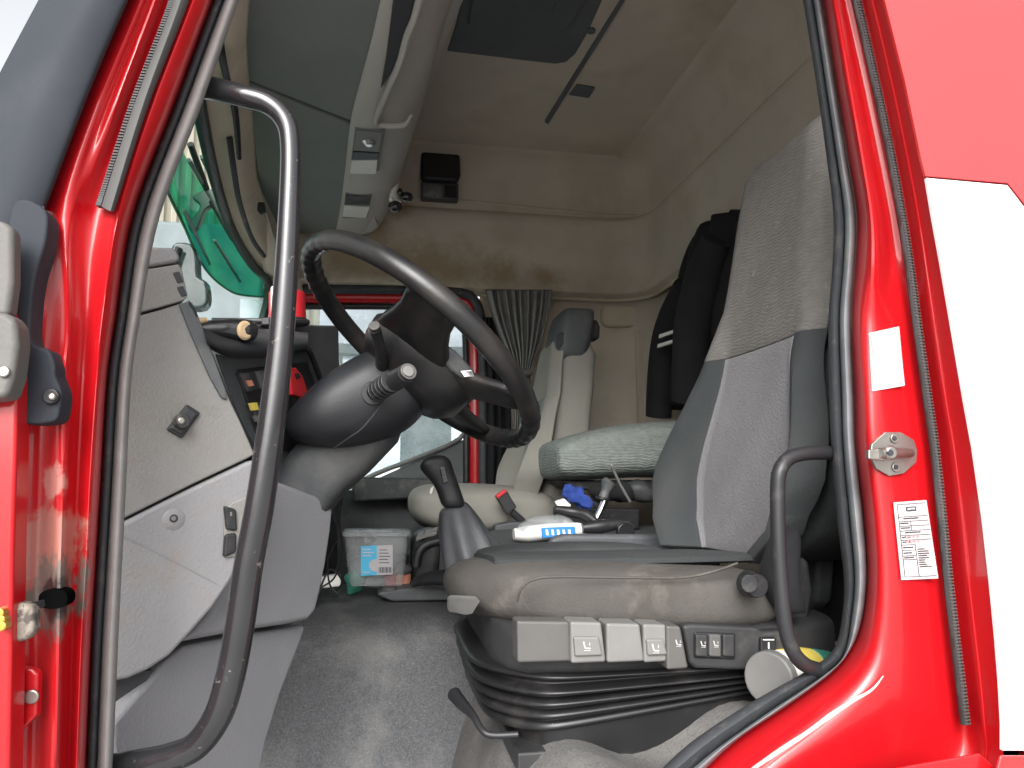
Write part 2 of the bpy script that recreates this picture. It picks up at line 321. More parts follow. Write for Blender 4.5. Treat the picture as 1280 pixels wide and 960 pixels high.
# ribbed building seen through the windscreen, pale building seen through the far window
t = thing('clad_building', (-6.0, 12.0, 0), 'cream building clad in upright ribbed sheets seen through the windscreen', 'building')
mk('wall', [(-4.4, 12, 0), (-1.2, 14, 0), (-1.2, 14, 9), (-4.4, 12, 9), (-4.4, 12.4, 0), (-1.2, 14.4, 0), (-1.2, 14.4, 9), (-4.4, 12.4, 9)],
   [[0, 1, 2, 3], [4, 5, 6, 7], [0, 1, 5, 4], [3, 2, 6, 7], [0, 3, 7, 4], [1, 2, 6, 5]], 'cladding', t, False)
A, B = Vector((-4.4, 12, 0)), Vector((-1.2, 14, 0)); ax = (B - A).normalized(); an = Vector((ax.y, -ax.x, 0))
for i in range(48):
    c = A + ax * (0.12 + i * 0.20)
    if (c - A).length > (B - A).length: break
    box('rib', c + an * 0.04 + Vector((0, 0, 4.5)), 0.09, 0.08, 8.9, 'cladding', t, Matrix((( ax.x, an.x, 0), (ax.y, an.y, 0), (0, 0, 1))), 0.01)
t = thing('parked_trailer', (-3.2, 8.6, 0), 'pale grey trailer parked beyond the windscreen below the cream cladding', 'trailer')
box('trailer_body', (-2.6, 9.0, 2.9), 2.6, 1.6, 3.3, 'trailer_grey', t, bevel=.05)
box('chassis', (-2.6, 9.0, 1.15), 2.4, 1.2, .2, 'dark_thing', t)
for x in (-3.4, -1.8): disc('wheel', (x, 8.3, .5), (0, 1, 0), .5, .3, 'rubber', t)
t = thing('pale_building', (1.5, 12, 0), 'pale blue grey building far beyond the passenger window', 'building')
box('wall', (2.6, 15, 2.0), 6.6, 3.0, 4.0, 'pale_wall', t, bevel=0)
box('roof', (2.6, 15, 4.1), 6.9, 3.3, 0.2, 'dark_thing', t, bevel=0.02)
for i in range(3): box('window', (0.8 + i * 1.8, 13.48, 2.5), 0.9, 0.08, 1.0, 'mirror_glass', t)

# ================================================================== THE CAB
cab = thing('truck_cab', (0.3, 2.0, 0.9), 'red truck cab with a white painted side, seen through its open driver door', 'truck')
YS = [-60, 0, 130, 270, 400, 480, 600, 700, 800, 960, 1040]
def rail(xs, Y, dy=None): return [P(x, y, (Y[i] if isinstance(Y, list) else Y)) for i, (x, y) in enumerate(zip(xs, YS))]
# front pillar, red pressed steel with folds
a_edge = [292, 267, 219, 167, 145, 134, 127, 121, 115, 108, 104]
A_rails = [
    rail([172, 152, 96, 40, 20, 16, 10, 8, 6, 4, 2], 0.836),
    rail([180, 160, 104, 52, 30, 24, 20, 18, 16, 14, 12], 0.824),
    rail([196, 176, 122, 74, 62, 56, 50, 46, 44, 42, 40], [.815, .815, .815, .812, .825, .83, .83, .83, .83, .83, .83]),
    rail([205, 186, 135, 88, 84, 76, 66, 60, 58, 56, 54], [.826, .826, .826, .815, .80, .80, .812, .815, .815, .81, .81]),
    rail([212, 194, 145, 100, 96, 90, 80, 76, 74, 70, 68], [.822, .822, .822, .830, .826, .812, .806, .80, .80, .80, .80]),
    rail([232, 214, 165, 120, 108, 102, 96, 92, 88, 84, 80], .842),
    rail([256, 238, 187, 143, 124, 116, 108, 104, 98, 92, 88], [.838, .838, .838, .836, .832, .835, .835, .835, .835, .835, .835]),
    rail([262, 243, 193, 149, 130, 122, 114, 109, 103, 97, 93], .834),
    rail([283, 261, 212, 161, 141, 131, 124, 118, 112, 105, 101], .858),
    rail(a_edge, .895),
    rail([x + 14 for x in a_edge], .93)]
ap = rails('front_pillar', A_rails, 'red_worn', cab, n=6, across=5)
# seals of the opening, front run
rails('inner_door_seal', [rail([x - 1 for x in a_edge], .896), rail([x + 3 for x in a_edge], .884), rail([x + 9 for x in a_edge], .884), rail([x + 13 for x in a_edge], .90), rail([x + 20 for x in a_edge], .96)], 'rubber', cab, n=6, across=3)
g = [x + 12 for x in a_edge]
gw = [20, 19, 21, 20, 17, 17, 18, 19, 20, 20, 20]
rails('pillar_trim', [rail(g, .905), rail([x + 3 for x in g], .888), rail([x + w_ * .55 for x, w_ in zip(g, gw)], .880), rail([x + w_ * .9 for x, w_ in zip(g, gw)], .888), rail([x + w_ for x, w_ in zip(g, gw)], .902), rail([x + w_ + 1 for x, w_ in zip(g, gw)], .97)], 'seal_light', cab, n=6, across=3)

# rear pillar; rails follow the curve of the opening down to the sill
def rl(pts): return [P(x, y, Y) for x, y, Y in pts]
def R_(xs_ys, Y): return [P(x, y, Y) for x, y in xs_ys]
in0 = [(992, -60), (1004, 0), (1020, 100), (1034, 200), (1042, 270), (1041, 330), (1036, 400), (1037, 500), (1040, 560), (1047, 650), (1055, 720), (1053, 770), (1042, 812), (1010, 838), (937, 880), (861, 931), (800, 990)]
mid = [(1004, -60), (1016, 0), (1031, 100), (1046, 200), (1055, 270), (1054, 330), (1049, 400), (1052, 500), (1054, 560), (1062, 650), (1068, 720), (1064, 772), (1054, 820), (1025, 847), (962, 889), (890, 940), (825, 995)]
out = [(1015, -60), (1027, 0), (1043, 100), (1059, 200), (1070, 270), (1068, 330), (1063, 400), (1067, 500), (1069, 560), (1079, 650), (1083, 720), (1077, 775), (1063, 812), (1038, 842), (987, 880), (915, 930), (850, 995)]
def blend(a, b, t): return [(x0 + (x1 - x0) * t, y0 + (y1 - y0) * t) for (x0, y0), (x1, y1) in zip(a, b)]
rails('opening_seal', [R_(in0, .985), R_(in0, .955), R_(blend(in0, mid, .5), .935), R_(mid, .95), R_(blend(mid, out, .1), .975)], 'rubber', cab, n=6, across=3)
rails('opening_seal', [R_(mid, .985), R_(blend(mid, out, .05), .945), R_(blend(mid, out, .45), .925), R_(blend(mid, out, .85), .932), R_(out, .95)], 'seal_grey', cab, n=6, across=3)
# red rear jamb
J = [out,
     [(1022, -60), (1034, 0), (1050, 100), (1067, 200), (1078, 270), (1077, 330), (1073, 400), (1077, 500), (1080, 560), (1090, 650), (1094, 720), (1090, 780), (1080, 822), (1056, 856), (1010, 895), (945, 945), (890, 1000)],
     [(1031, -60), (1044, 0), (1062, 100), (1080, 200), (1091, 270), (1093, 330), (1090, 400), (1092, 500), (1096, 560), (1107, 650), (1112, 720), (1112, 785), (1106, 832), (1088, 870), (1045, 912), (985, 955), (925, 1005)],
     [(1038, -60), (1052, 0), (1072, 100), (1092, 200), (1106, 270), (1112, 330), (1116, 400), (1130, 500), (1138, 560), (1150, 650), (1156, 720), (1160, 790), (1160, 845), (1148, 890), (1110, 930), (1050, 968), (990, 1010)],
     [(1048, -60), (1062, 0), (1085, 100), (1106, 200), (1119, 270), (1129, 330), (1139, 400), (1153, 500), (1162, 560), (1171, 650), (1178, 720), (1186, 790), (1193, 850), (1198, 905), (1180, 942), (1130, 985), (1080, 1020)],
     [(1063, -60), (1078, 0), (1101, 100), (1122, 200), (1134, 270), (1143, 330), (1151, 400), (1165, 500), (1173, 560), (1183, 650), (1190, 720), (1198, 790), (1206, 850), (1214, 905), (1215, 945), (1190, 1000), (1150, 1040)],
     [(1072, -60), (1088, 0), (1112, 100), (1133, 200), (1146, 270), (1155, 330), (1165, 400), (1180, 500), (1190, 560), (1201, 650), (1208, 720), (1216, 790), (1223, 850), (1228, 905), (1230, 945), (1215, 1000), (1190, 1050)],
     [(1076, -60), (1093, 0), (1117, 100), (1138, 200), (1151, 270), (1161, 330), (1171, 400), (1186, 500), (1196, 560), (1207, 650), (1214, 720), (1222, 790), (1229, 850), (1234, 905), (1236, 945), (1222, 1002), (1200, 1055)],
     [(1090, -60), (1106, 0), (1131, 100), (1152, 200), (1166, 270), (1177, 330), (1189, 400), (1206, 500), (1217, 560), (1230, 650), (1238, 720), (1245, 790), (1250, 850), (1253, 905), (1254, 945), (1245, 1005), (1230, 1060)],
     ]
JY = [.955, .905, .885, .893, .905, .892, .862, .855, .82]
# highlights of the photograph come from folds: a soft rib on the upper jamb
jr = []
for k, (a, y) in enumerate(zip(J, JY)):
    jr.append([P(px, py, y - (0.016 if (k == 2 and i < 6) else 0) + (0.014 if (k == 3 and i < 6) else 0)) for i, (px, py) in enumerate(a)])
rails('rear_pillar', jr, 'red', cab, n=6, across=5)
# ribbed rubber strip in its groove: many small ribs
strip = cr([P((a[0] + b[0]) / 2, a[1], .885) for a, b in zip(J[4][:14], J[5][:14])], 8)
strip_t = tube('ribbed_strip', strip, .0058, 'base_dark', cab, n=1, seg=8)
rib = []; acc = 0
for i in range(1, len(strip)):
    a, b = strip[i - 1], strip[i]; L = (b - a).length; tdir = (b - a).normalized(); sx = Vector((tdir.z, 0, -tdir.x)).normalized()
    d = -acc
    while d + .0042 <= L:
        d += .0042; c = a + tdir * d + NY * .0050
        h, wd = .0008, .0040
        q = [c - sx * wd - tdir * h, c + sx * wd - tdir * h, c + sx * wd + tdir * h, c - sx * wd + tdir * h]
        rib.append([p + Vector((0, .0045, 0)) for p in q] + [p + NY * .0012 for p in q])
    acc = L - d
o = boxes('strip_ribs', rib, 'strip_grey', cab); o['kind'] = 'stuff'
# white sealant line on the lower jamb
tube('sealant_bead', [P(940, 962, .868), P(975, 938, .868), P(1010, 915, .870), P(1040, 893, .872), P(1068, 875, .876), P(1090, 862, .880), P(1104, 845, .882)], [.002, .003, .0026, .003, .0022, .0015, .0006], 'sealant', cab, n=6, seg=8)
# cab side behind the door
def side(name, pp, m, Y=.818, th=.004, **k): return slab(name, [P(x, y, Y) for x, y in pp], (0, th, 0), m, cab, **k)
edgeR = [(x, y) for x, y in J[8]]
side('side_panel', [(1072, -120)] + edgeR[0:4] + [(1157, 220), (1260, 229), (1300, 280), (1500, 560), (1700, 560), (1700, -120)], 'red_side', bevel=0)
side('side_panel', [(1158, 222.5)] + edgeR[4:14] + [(1253, 938), (1700, 938), (1700, 563), (1500, 563), (1298, 282), (1259, 231.5)], 'white_side', bevel=0)
side('lower_panel', [(1251, 945), (1700, 945), (1700, 1200), (1190, 1200)], 'red_side', Y=.80, bevel=.008)
side('sill_panel', [(840, 1015), (1000, 985), (1140, 957), (1225, 942), (1247, 962), (1200, 1200), (800, 1200)], 'red', Y=.815, bevel=.008)

# dark wind fairing outside the front pillar
fa = [P(66, 0, .74), P(-30, 190, .74)]
rails('wind_fairing', [[P(82, -60, .80), P(48, 0, .80), P(-30, 150, .80), P(-110, 330, .80)],
                       [P(100, -60, .79), P(70, 0, .79), P(0, 128, .79), P(-70, 300, .79)],
                       [P(140, -60, .778), P(108, 0, .778), P(35, 150, .778), P(-20, 330, .778)],
                       [P(178, -60, .788), P(150, 0, .788), P(98, 118, .788), P(46, 262, .788)],
                       [P(188, -60, .80), P(160, 0, .80), P(110, 118, .80), P(56, 262, .80)],
                       [P(188, -60, .83), P(160, 0, .83), P(110, 118, .83), P(56, 262, .83)]], 'fairing', cab, n=8, across=5)
ft = slab('fairing_foot', cr([P(x, y, .775) for x, y in [(20, 250), (56, 262), (57, 300), (44, 345), (38, 395), (40, 428), (60, 437), (68, 455), (69, 470), (76, 488), (75, 508), (66, 527), (22, 526), (18, 480), (12, 400), (8, 300)]], 4, True), (0, .03, 0), 'fairing', cab, bevel=.003)
disc('bolt', P(66, 496, .776), NY, .0075, .006, 'black', ft); disc('bolt_head', P(66, 496, .770), NY, .0045, .004, 'steel', ft, r2=.003)
# weather strip on the pillar
rails('weather_strip', [R_([(222, -60), (214, 0), (165, 130), (124, 255)], .838), R_([(226, -60), (217, 0), (168, 130), (127, 258)], .826), R_([(240, -60), (226, 0), (179, 130), (138, 264)], .820), R_([(248, -60), (236, 0), (186, 130), (143, 264)], .832), R_([(248, -60), (236, 0), (186, 130), (143, 264)], .845)], 'strip_grey', cab, n=8, across=3)
ws = cr(R_([(222, -60), (216, 0), (167, 130), (125, 257)], .829), 40); rib = []
for i in range(2, len(ws), 1):
    c = ws[i]; q = [c + Vector((dx, 0, dz)) for dx, dz in ((-.003, -.0009), (.002, -.0009), (.002, .0009), (-.003, .0009))]
    rib.append([p + Vector((0, .006, 0)) for p in q] + [p + NY * .0035 for p in q])
o = boxes('strip_teeth', rib, 'rubber', cab); o['kind'] = 'stuff'

# open door seen edge-on at far left
door = thing('open_door', P(0, 900, .72), 'red driver door swung open, only its hinged edge showing at the left', 'door')
pslab('door_edge', [(-60, 360), (0, 366), (14, 400), (22, 470), (20, 560), (16, 700), (14, 840), (10, 1040), (-60, 1040)], .755, .03, 'red', door, bevel=.004)
pslab('door_trim', [(-60, 270), (4, 275), (16, 285), (16, 350), (10, 395), (-60, 395)], .735, .02, 'hinge_grey', door, bevel=.006, seg=4)
pslab('hinge_cover', [(-60, 388), (8, 390), (20, 402), (22, 430), (17, 470), (8, 497), (-60, 505)], .725, .03, 'hinge_grey', door, bevel=.010, seg=4)
disc('screw', P(6, 465, .7245), NY, .005, .003, 'steel', door)
pslab('hinge_plate', [(-60, 832), (40, 836), (48, 842), (46, 895), (22, 918), (-60, 935)], .790, .012, 'red', door, bevel=.003)
disc('screw', P(41, 870, .7895), NY, .0065, .004, 'steel', door)
# torn door-check hole
hole = thing('door_check', P(40, 760, .80), 'greasy door check strap poking from a torn dark hole in the red pillar', 'door check')
pslab('hole', [(50, 742), (62, 737), (78, 738), (84, 745), (82, 756), (70, 761), (54, 760), (48, 752)], .792, .02, 'void', hole, bevel=.0005, curve=3)
slab('strap', [P(28, 756, .765), P(60, 748, .797), P(62, 756, .797), P(30, 768, .765)], (0, .006, 0), 'base_dark', hole, bevel=.002)
pslab('bracket', [(-30, 755), (30, 754), (41, 762), (42, 790), (32, 802), (0, 806), (-30, 806)], .765, .02, 'primer', hole, bevel=.005)
for i in range(3): disc('terminal', P(6 + i * 1.5, 764 + i * 8, .757), NY, .0045, .012, 'brass', hole)

# ------------------------------------------------------------------ linings: profile swept round the cab
def plan():
    p = [(-.40, .93), (-.42, 1.6), (-.43, 2.4), (-.42, 2.85)]
    for k in range(7):
        a = math.pi + k / 6 * math.pi / 2; p.append((-.24 + .18 * math.cos(a), 2.92 - .18 * math.sin(a)))
    p += [(.1, 3.1), (.4, 3.1), (.7, 3.1), (.95, 3.1)]
    for k in range(9):
        a = math.pi / 2 - k / 8 * math.pi / 2; p.append((.98 + .17 * math.cos(a), 2.93 + .17 * math.sin(a)))
    p += [(1.15, 2.6), (1.15, 2.2), (1.15, 1.8), (1.15, 1.4), (1.15, .90)]
    return [Vector((x, y, 0)) for x, y in p]
def sweep(name, path, prof, m, parent, solid=.02, zf=None, **k):
    rings = []
    for off, z in prof:
        r = []
        for i, p in enumerate(path):
            t = (path[min(i + 1, len(path) - 1)] - path[max(i - 1, 0)]).normalized(); n = Vector((-t.y, t.x, 0))
            q = p + n * off; q.z = max(z, zf(p)) if zf else z; r.append(q)
        rings.append(r)
    return loft(name, rings, m, parent, caps=False, closed=False, solid=solid, **k)
PL = plan()
prof = [(-.20, 3.205), (-.10, 3.195), (-.035, 3.16), (-.005, 3.10), (.012, 3.02), (.012, 2.96), (-.004, 2.945), (-.012, 2.93), (-.008, 2.90), (0, 2.75), (-.004, 2.655), (-.02, 2.63), (-.02, 2.615), (.0, 2.605), (.04, 2.603)]
sweep('upper_lining', PL, prof, 'lining_stained', cab, zf=lambda p: 2.76 if (p.x < -.3 and p.y < 2.6) else (2.76 - .21 * min(1, (p.y - 2.6) / .45) if p.x < -.1 else 0))
mk('ceiling_lining', [(-.45, .9, 3.2), (1.2, .9, 3.2), (1.2, 3.15, 3.2), (-.45, 3.15, 3.2)], [[0, 1, 2, 3]], 'lining', cab, False, solid=.02)
# upper side above the driver door, roof skin, rear and front skins
box('side_panel', (.38, .90, 2.98), 1.66, .06, .56, 'red_side', cab, bevel=.02)
box('side_panel', (1.0, .87, 1.95), .36, .03, 2.1, 'red_side', cab, bevel=0)
box('roof', (.38, 2.0, 3.27), 1.70, 2.36, .08, 'red_side', cab, bevel=.03)
box('rear_panel', (1.22, 2.0, 2.1), .04, 2.36, 2.3, 'red_side', cab, bevel=.01)
box('front_panel', (-.66, 2.0, 1.45), .04, 2.3, 1.1, 'red_side', cab, bevel=.02)
low = [p for p in PL if p.x > .40 and p.y > 2.0 or p.x > .9]
low[0] = Vector((.425, 3.1, 0))
sweep('lower_lining', low, [(.035, 2.615), (.04, 2.2), (.045, 1.8), (.05, 1.05)], 'lining', cab)
pslab('door_post_lining', [(600, 352), (640, 352), (640, 800), (600, 800)], 3.13, .02, 'lining', cab, bevel=.003)
# curtain rail: pale bead under the lip
rp = [p for p in PL if p.x > -.2 and p.y > 1.5]
tube('curtain_rail', [Vector((p.x, p.y, 2.590)) * 1.0 + Vector((0, .012, 0)) for p in rp], .009, 'lining_light', cab, n=2, seg=8)
# raised beige moulding high in the rear corner, corner post
pslab('moulding', [(752, 386), (758, 380), (795, 381), (806, 388), (804, 404), (796, 409), (760, 408), (753, 402)], 3.09, .05, 'lining_light', cab, bevel=.02, seg=4)
pslab('corner_post', [(795, 412), (806, 414), (812, 470), (815, 560), (800, 560), (797, 480)], 3.07, .06, 'lining_light', cab, bevel=.01)
pslab('joint_strip', [(811, 376), (813, 376), (819, 540), (817, 540)], 3.05, .02, 'dash_dark', cab, bevel=0)
tube('lining_crease', [P(530, 246, 3.085), P(620, 255, 3.085), P(720, 265, 3.08), P(780, 270, 3.07), P(815, 266, 3.02), P(836, 257, 2.9)], [.004, .006, .006, .007, .008, .002], 'lining', cab, n=5, seg=8)

# roof hatch, rail and lamp on the ceiling
h = slab('roof_hatch', [PZ(x, y, 3.186) for x, y in [(600, -90), (577, 0), (568, 35), (558, 65), (600, 70), (650, 76), (694, 81), (708, 79), (720, 68), (735, 42), (754, 0), (800, -90)]], (0, 0, .02), 'hatch', cab, bevel=.008)
slab('hatch_blind', [PZ(x, y, 3.17) for x, y in [(610, -90), (590, 0), (585, 32), (640, 40), (690, 44), (712, 36), (732, 0), (780, -90)]], (0, 0, .012), 'hatch', h, bevel=.010, seg=3)
slab('hatch_rib', [PZ(x, y, 3.160) for x, y in [(596, -30), (592, 4), (690, 18), (706, -20)]], (0, 0, .009), 'hatch', h, bevel=.006, seg=3)
slab('ceiling_track', [PZ(x, y, 3.180) for x, y in [(815, -60), (777, 0), (681, 153), (685, 156), (782, 0), (822, -60)]], (0, 0, .012), 'hatch', cab, bevel=.002)
slab('ceiling_pad', [PZ(x, y, 3.184) for x, y in [(721, 106), (744, 110), (736, 123), (711, 119)]], (0, 0, .005), 'hatch', cab, bevel=.002)
disc('ceiling_plug', PZ(739, 40, 3.182), (0, 0, 1), .014, .008, 'hatch', cab)

# header trim above the windscreen and the black glass border
hd_in = [(236, -20, 1.35), (244, 60, 1.55), (256, 150, 1.82), (273, 230, 2.2), (292, 290, 2.58), (314, 328, 2.88), (334, 346, 2.99), (340, 420, 3.02)]
hd_out = [(310, -20, 1.42), (306, 60, 1.62), (314, 150, 1.95), (322, 240, 2.35), (338, 290, 2.75), (352, 318, 2.95), (372, 335, 3.02), (385, 420, 3.04)]
hm = [(286, -20, 1.34), (284, 60, 1.54), (291, 150, 1.84), (305, 240, 2.27), (322, 296, 2.66), (340, 328, 2.92), (356, 345, 2.99), (362, 420, 3.0)]
rails('header_trim', [rl(hd_in), rl(hm), rl(hd_out)], 'lining_light', cab, n=8, across=5, thick=.012)
tube('windscreen_border', rl([(236, 20, 1.42), (243, 90, 1.60), (252, 150, 1.80), (265, 210, 2.08), (280, 262, 2.38), (296, 300, 2.64), (316, 332, 2.88), (334, 350, 2.98), (335, 372, 3.0), (328, 402, 3.0), (322, 440, 3.0)]), .017, 'black', cab, n=8, seg=8)
tube('sun_blind_rod', rl([(272, 10, 1.44), (276, 60, 1.50), (284, 100, 1.62), (294, 140, 1.72), (299, 198, 1.85)]), [.008, .008, .008, .008, .006], 'black', cab, n=6, seg=8)
tube('sun_blind_rod', rl([(287, 172, 1.9), (292, 210, 2.0), (300, 255, 2.2), (315, 298, 2.5), (330, 320, 2.7)]), [.008, .008, .008, .008, .008], 'black_rough', cab, n=6, seg=8)
pslab('trim_clip', [(322, 252), (330, 252), (332, 264), (326, 268), (321, 262)], 2.3, .02, 'black', cab)

# windscreen glass with rubber, and the green outside visor
gl = []
for z0, dx in ((2.75, 0), (2.4, -.06), (2.1, -.12), (1.75, -.2)):
    gl.append([Vector((x + dx, y, z0)) for x, y in ((-.40, 1.0), (-.45, 1.4), (-.47, 2.0), (-.46, 2.5), (-.43, 2.85), (-.40, 3.02))])
rails('windscreen', gl, 'glass', cab, n=4, across=3)
visor = thing('sun_visor', (-.5, 2.0, 2.5), 'translucent green outside sun visor above the windscreen', 'sun visor')
vl = [(190, 180, 1.50), (210, 240, 1.86), (230, 282, 2.12), (247, 320, 2.42), (262, 343, 2.65), (280, 359, 2.85), (298, 368, 3.0), (327, 371, 3.08), (345, 370, 3.1)]
low_ = rl(vl)
vt = [p + Vector((-.06 if i > 5 else -.07, .02, .36)) for i, p in enumerate(low_)]
vm_ = [(a + b) / 2 + Vector((-.025, 0, 0)) for a, b in zip(low_, vt)]
rails('visor_sheet', [low_, vm_, vt], 'visor_green', visor, n=5, across=5)
tube('visor_lip', low_, .004, 'visor_green', visor, n=4, seg=6)
pslab('bracket', [(240, 245), (262, 236), (276, 240), (272, 252), (256, 262), (247, 284), (237, 287), (236, 277), (244, 268), (250, 256)], 2.6, .03, 'black', visor, curve=3, bevel=.004)
tube('bracket', rl([(238, 180, 2.15), (258, 236, 2.3)]), .010, 'black', visor, n=2, seg=8)
tube('bracket', rl([(262, 250, 2.5), (290, 300, 2.75)]), .006, 'black', visor, n=2, seg=8)
for a, b in (((236, 200, 2.0), (272, 262, 2.7)), ((252, 196, 2.1), (284, 262, 2.8)), ((230, 262, 2.1), (262, 330, 2.9)), ((268, 300, 2.8), (300, 352, 3.1))):
    tube('reflection_bar', rl([a, b]), .006, 'lever', visor, n=2, seg=8)  # pale bars added in place of bracket reflections in the visor
# mirror outside the windscreen
mir = thing('front_mirror', (-.6, 2.2, 2.2), 'dark kerb mirror standing outside the windscreen glass', 'mirror')
pslab('mirror_housing', [(214, 306), (238, 304), (246, 318), (248, 345), (258, 352), (259, 380), (240, 386), (224, 380), (216, 345)], 2.35, .06, 'mirror_glass', mir, curve=3, bevel=.01)
tube('mirror_arm', rl([(224, 310, 2.33), (216, 340, 2.33), (214, 420, 2.33)]), .012, 'black', mir, n=4, seg=8)

# ------------------------------------------------------------------ overhead shelf
sh = thing('overhead_shelf', (-.15, 2.1, 2.72), 'grey overhead storage shelf with switches and lamps above the windscreen', 'shelf')
zz = 2.77
def pz(pp, z=zz): return [PZ(x, y, z) for x, y in pp]
slab('shelf_underside', pz([(296, -40), (300, 0), (305, 60), (308, 100), (440, 152), (478, 0), (486, -40)]), (0, 0, .02), 'overhead', sh, bevel=.004)
slab('shelf_underside', pz([(308, 103), (318, 180), (326, 258), (336, 290), (380, 292), (421, 292), (424, 275), (434, 200), (439, 156)]), (0, 0, .02), 'overhead', sh, bevel=.004)
slab('shelf_core', pz([(290, -60), (300, 60), (335, 288), (425, 288), (445, 150), (500, -60)], 2.792), (0, 0, .12), 'overhead', sh, bevel=.006)
# console along the rear edge: inner edge flush, rear edge rising
ed_in = [(492, -60), (478, 0), (466, 52), (453, 100), (440, 152), (434, 205), (427, 258), (421, 289)]
c1 = [(506, -60), (495, 0), (484, 50), (472, 100), (456, 153), (450, 210), (440, 262), (430, 291)]
c2 = [(540, -60), (520, 0), (506, 50), (494, 100), (483, 156), (474, 212), (462, 262), (448, 293)]
c3 = [(575, -60), (552, 0), (542, 40), (531, 90), (512, 158), (498, 214), (483, 260), (466, 289)]
c4 = [(590, -60), (564, 0), (550, 45), (537, 95), (519, 160), (502, 215), (486, 262), (473, 284)]
def zr(pp, z, dz=0): return [PZ(x, y, z) for x, y in pp]
rails('console', [zr(ed_in, 2.775), zr(ed_in, 2.765), zr(c1, 2.760), zr(c2, 2.768), zr(c3, 2.80), zr(c4, 2.86), zr(c4, 3.0)], 'overhead_light', sh, n=6, across=4, thick=.004)
# end cap
slab('console_cap', zr([(421, 289), (430, 291), (448, 293.5), (466, 289), (473, 283), (468, 270), (430, 272)], 2.775), (0, 0, .09), 'overhead_light', sh, bevel=.004)
slab('open_slot', zr([(492, -60), (494, -20), (488, 30), (483, 70), (476, 112), (486, 96), (503, 62), (518, 0), (526, -60)], 2.752), (0, 0, .012), 'ink', sh, bevel=.003)
slab('side_band', zr([(583, -60), (558, 0), (533, 92), (516, 160), (520, 160), (552, 62), (580, 0), (604, -60)], 2.90), (0, 0, .03), 'overhead_light', sh, bevel=.004)
tube('moulded_ridge', [PZ(x, y, 2.752) for x, y in [(535, -40), (520, 20), (510, 45), (500, 80), (484, 115), (470, 150), (480, 157), (505, 156), (514, 145)]], [.010, .010, .010, .010, .010, .008, .008, .008, .004], 'overhead_light', sh, n=5, seg=8)
# lamp units
def cz(pp, z0, th, nm, m, par, bev=.002, **k): return slab(nm, [PZ(x, y, z0) for x, y in pp], (0, 0, th), m, par, bevel=bev, **k)
u1 = cz([(444, 160), (481, 164), (474, 214), (437, 217)], 2.756, .012, 'lamp_unit', 'overhead', sh)
cz([(446, 163), (478, 166), (474, 190), (442, 187)], 2.752, .005, 'lamp_bezel', 'lever', u1)
disc('dome_lens', PZ(461, 178, 2.7515), (0, 0, -1), .021, .010, 'chrome', u1, r2=.010)
cz([(441, 190), (474, 192), (472, 200), (440, 200)], 2.752, .005, 'switch', 'black', u1)
cz([(439, 202), (472, 201), (470, 218), (437, 217)], 2.751, .006, 'lamp_lens', 'lens', u1)
u2 = cz([(432, 242), (465, 245), (459, 273), (428, 273)], 2.756, .012, 'lamp_unit', 'overhead', sh)
cz([(432, 244), (464, 246), (462, 256), (431, 256)], 2.753, .005, 'switch', 'black_rough', u2)
cz([(430, 258), (462, 260), (458, 273), (428, 271)], 2.751, .006, 'lamp_lens', 'lens', u2)
# trinket: hanging boxing gloves
tr = thing('hanging_trinket', P(500, 268, 2.5), 'tiny black and white trinket hanging from the overhead console', 'trinket')
tube('cord', rl([(498, 215, 2.5), (497, 228, 2.5)]), .0015, 'white', tr, n=2, seg=6)
def blob(name, c, rx, ry, rz, m, par, n=10, jig=0, rot=None, sub=0, e=2.0):
    c = Vector(c); rings = []
    M = rot or Matrix.Identity(3)
    for i in range(1, n):
        a = math.pi * i / n; rr = math.sin(a) ** (2 / e); z = -math.cos(a) 
        z = abs(z) ** (2 / e) * (1 if z > 0 else -1)
        ring = []
        for j in range(16):
            t = 2 * math.pi * j / 16; cs, sn = math.cos(t), math.sin(t)
            v = Vector((rx * rr * abs(cs) ** (2 / e) * (1 if cs > 0 else -1), ry * rr * abs(sn) ** (2 / e) * (1 if sn > 0 else -1), rz * z))
            if jig: v *= 1 + jig * noise.noise((v + c) * 9 / max(rx, rz) * .12)
            ring.append(c + M @ v)
        rings.append(ring)
    return loft(name, rings, m, par, sub=sub)
loft('cuff', [srect(P(496, 226, 2.5), Vector((.008, 0, 0)), Vector((0, .008, 0)), 2, 12), srect(P(492, 244, 2.5), Vector((.014, 0, 0)), Vector((0, .012, 0)), 2, 12), srect(P(494, 252, 2.5), Vector((.022, 0, 0)), Vector((0, .014, 0)), 2, 12)], 'white', tr)
blob('glove', P(508, 246, 2.48), .024, .018, .018, 'black_gloss', tr); blob('glove', P(494, 258, 2.47), .024, .018, .020, 'black_gloss', tr)
blob('thumb', P(500, 240, 2.46), .010, .010, .014, 'black_gloss', tr); blob('palm_patch', P(489, 249, 2.46), .008, .008, .010, 'white', tr)

# fitting on the far wall: dark padded box with lamp
fx = thing('wall_fitting', P(550, 250, 3.05), 'black padded speaker box with a small lamp below it high on the far wall', 'wall lamp')
pslab('speaker_box', [(527, 182), (532, 176), (568, 178), (575, 184), (576, 218), (572, 227), (530, 224), (526, 218)], 3.02, .06, 'black', fx, bevel=.018, seg=4)
pslab('lamp_base', [(527, 226), (573, 229), (573, 250), (527, 247)], 3.05, .05, 'dash_mid', fx, bevel=.005)
pslab('lamp_lens', [(529, 229), (552, 230), (552, 247), (529, 245)], 3.043, .02, 'clear_plastic', fx, bevel=.004)
pslab('lamp_switch', [(556, 231), (571, 232), (571, 247), (556, 246)], 3.043, .02, 'black', fx, bevel=.003)

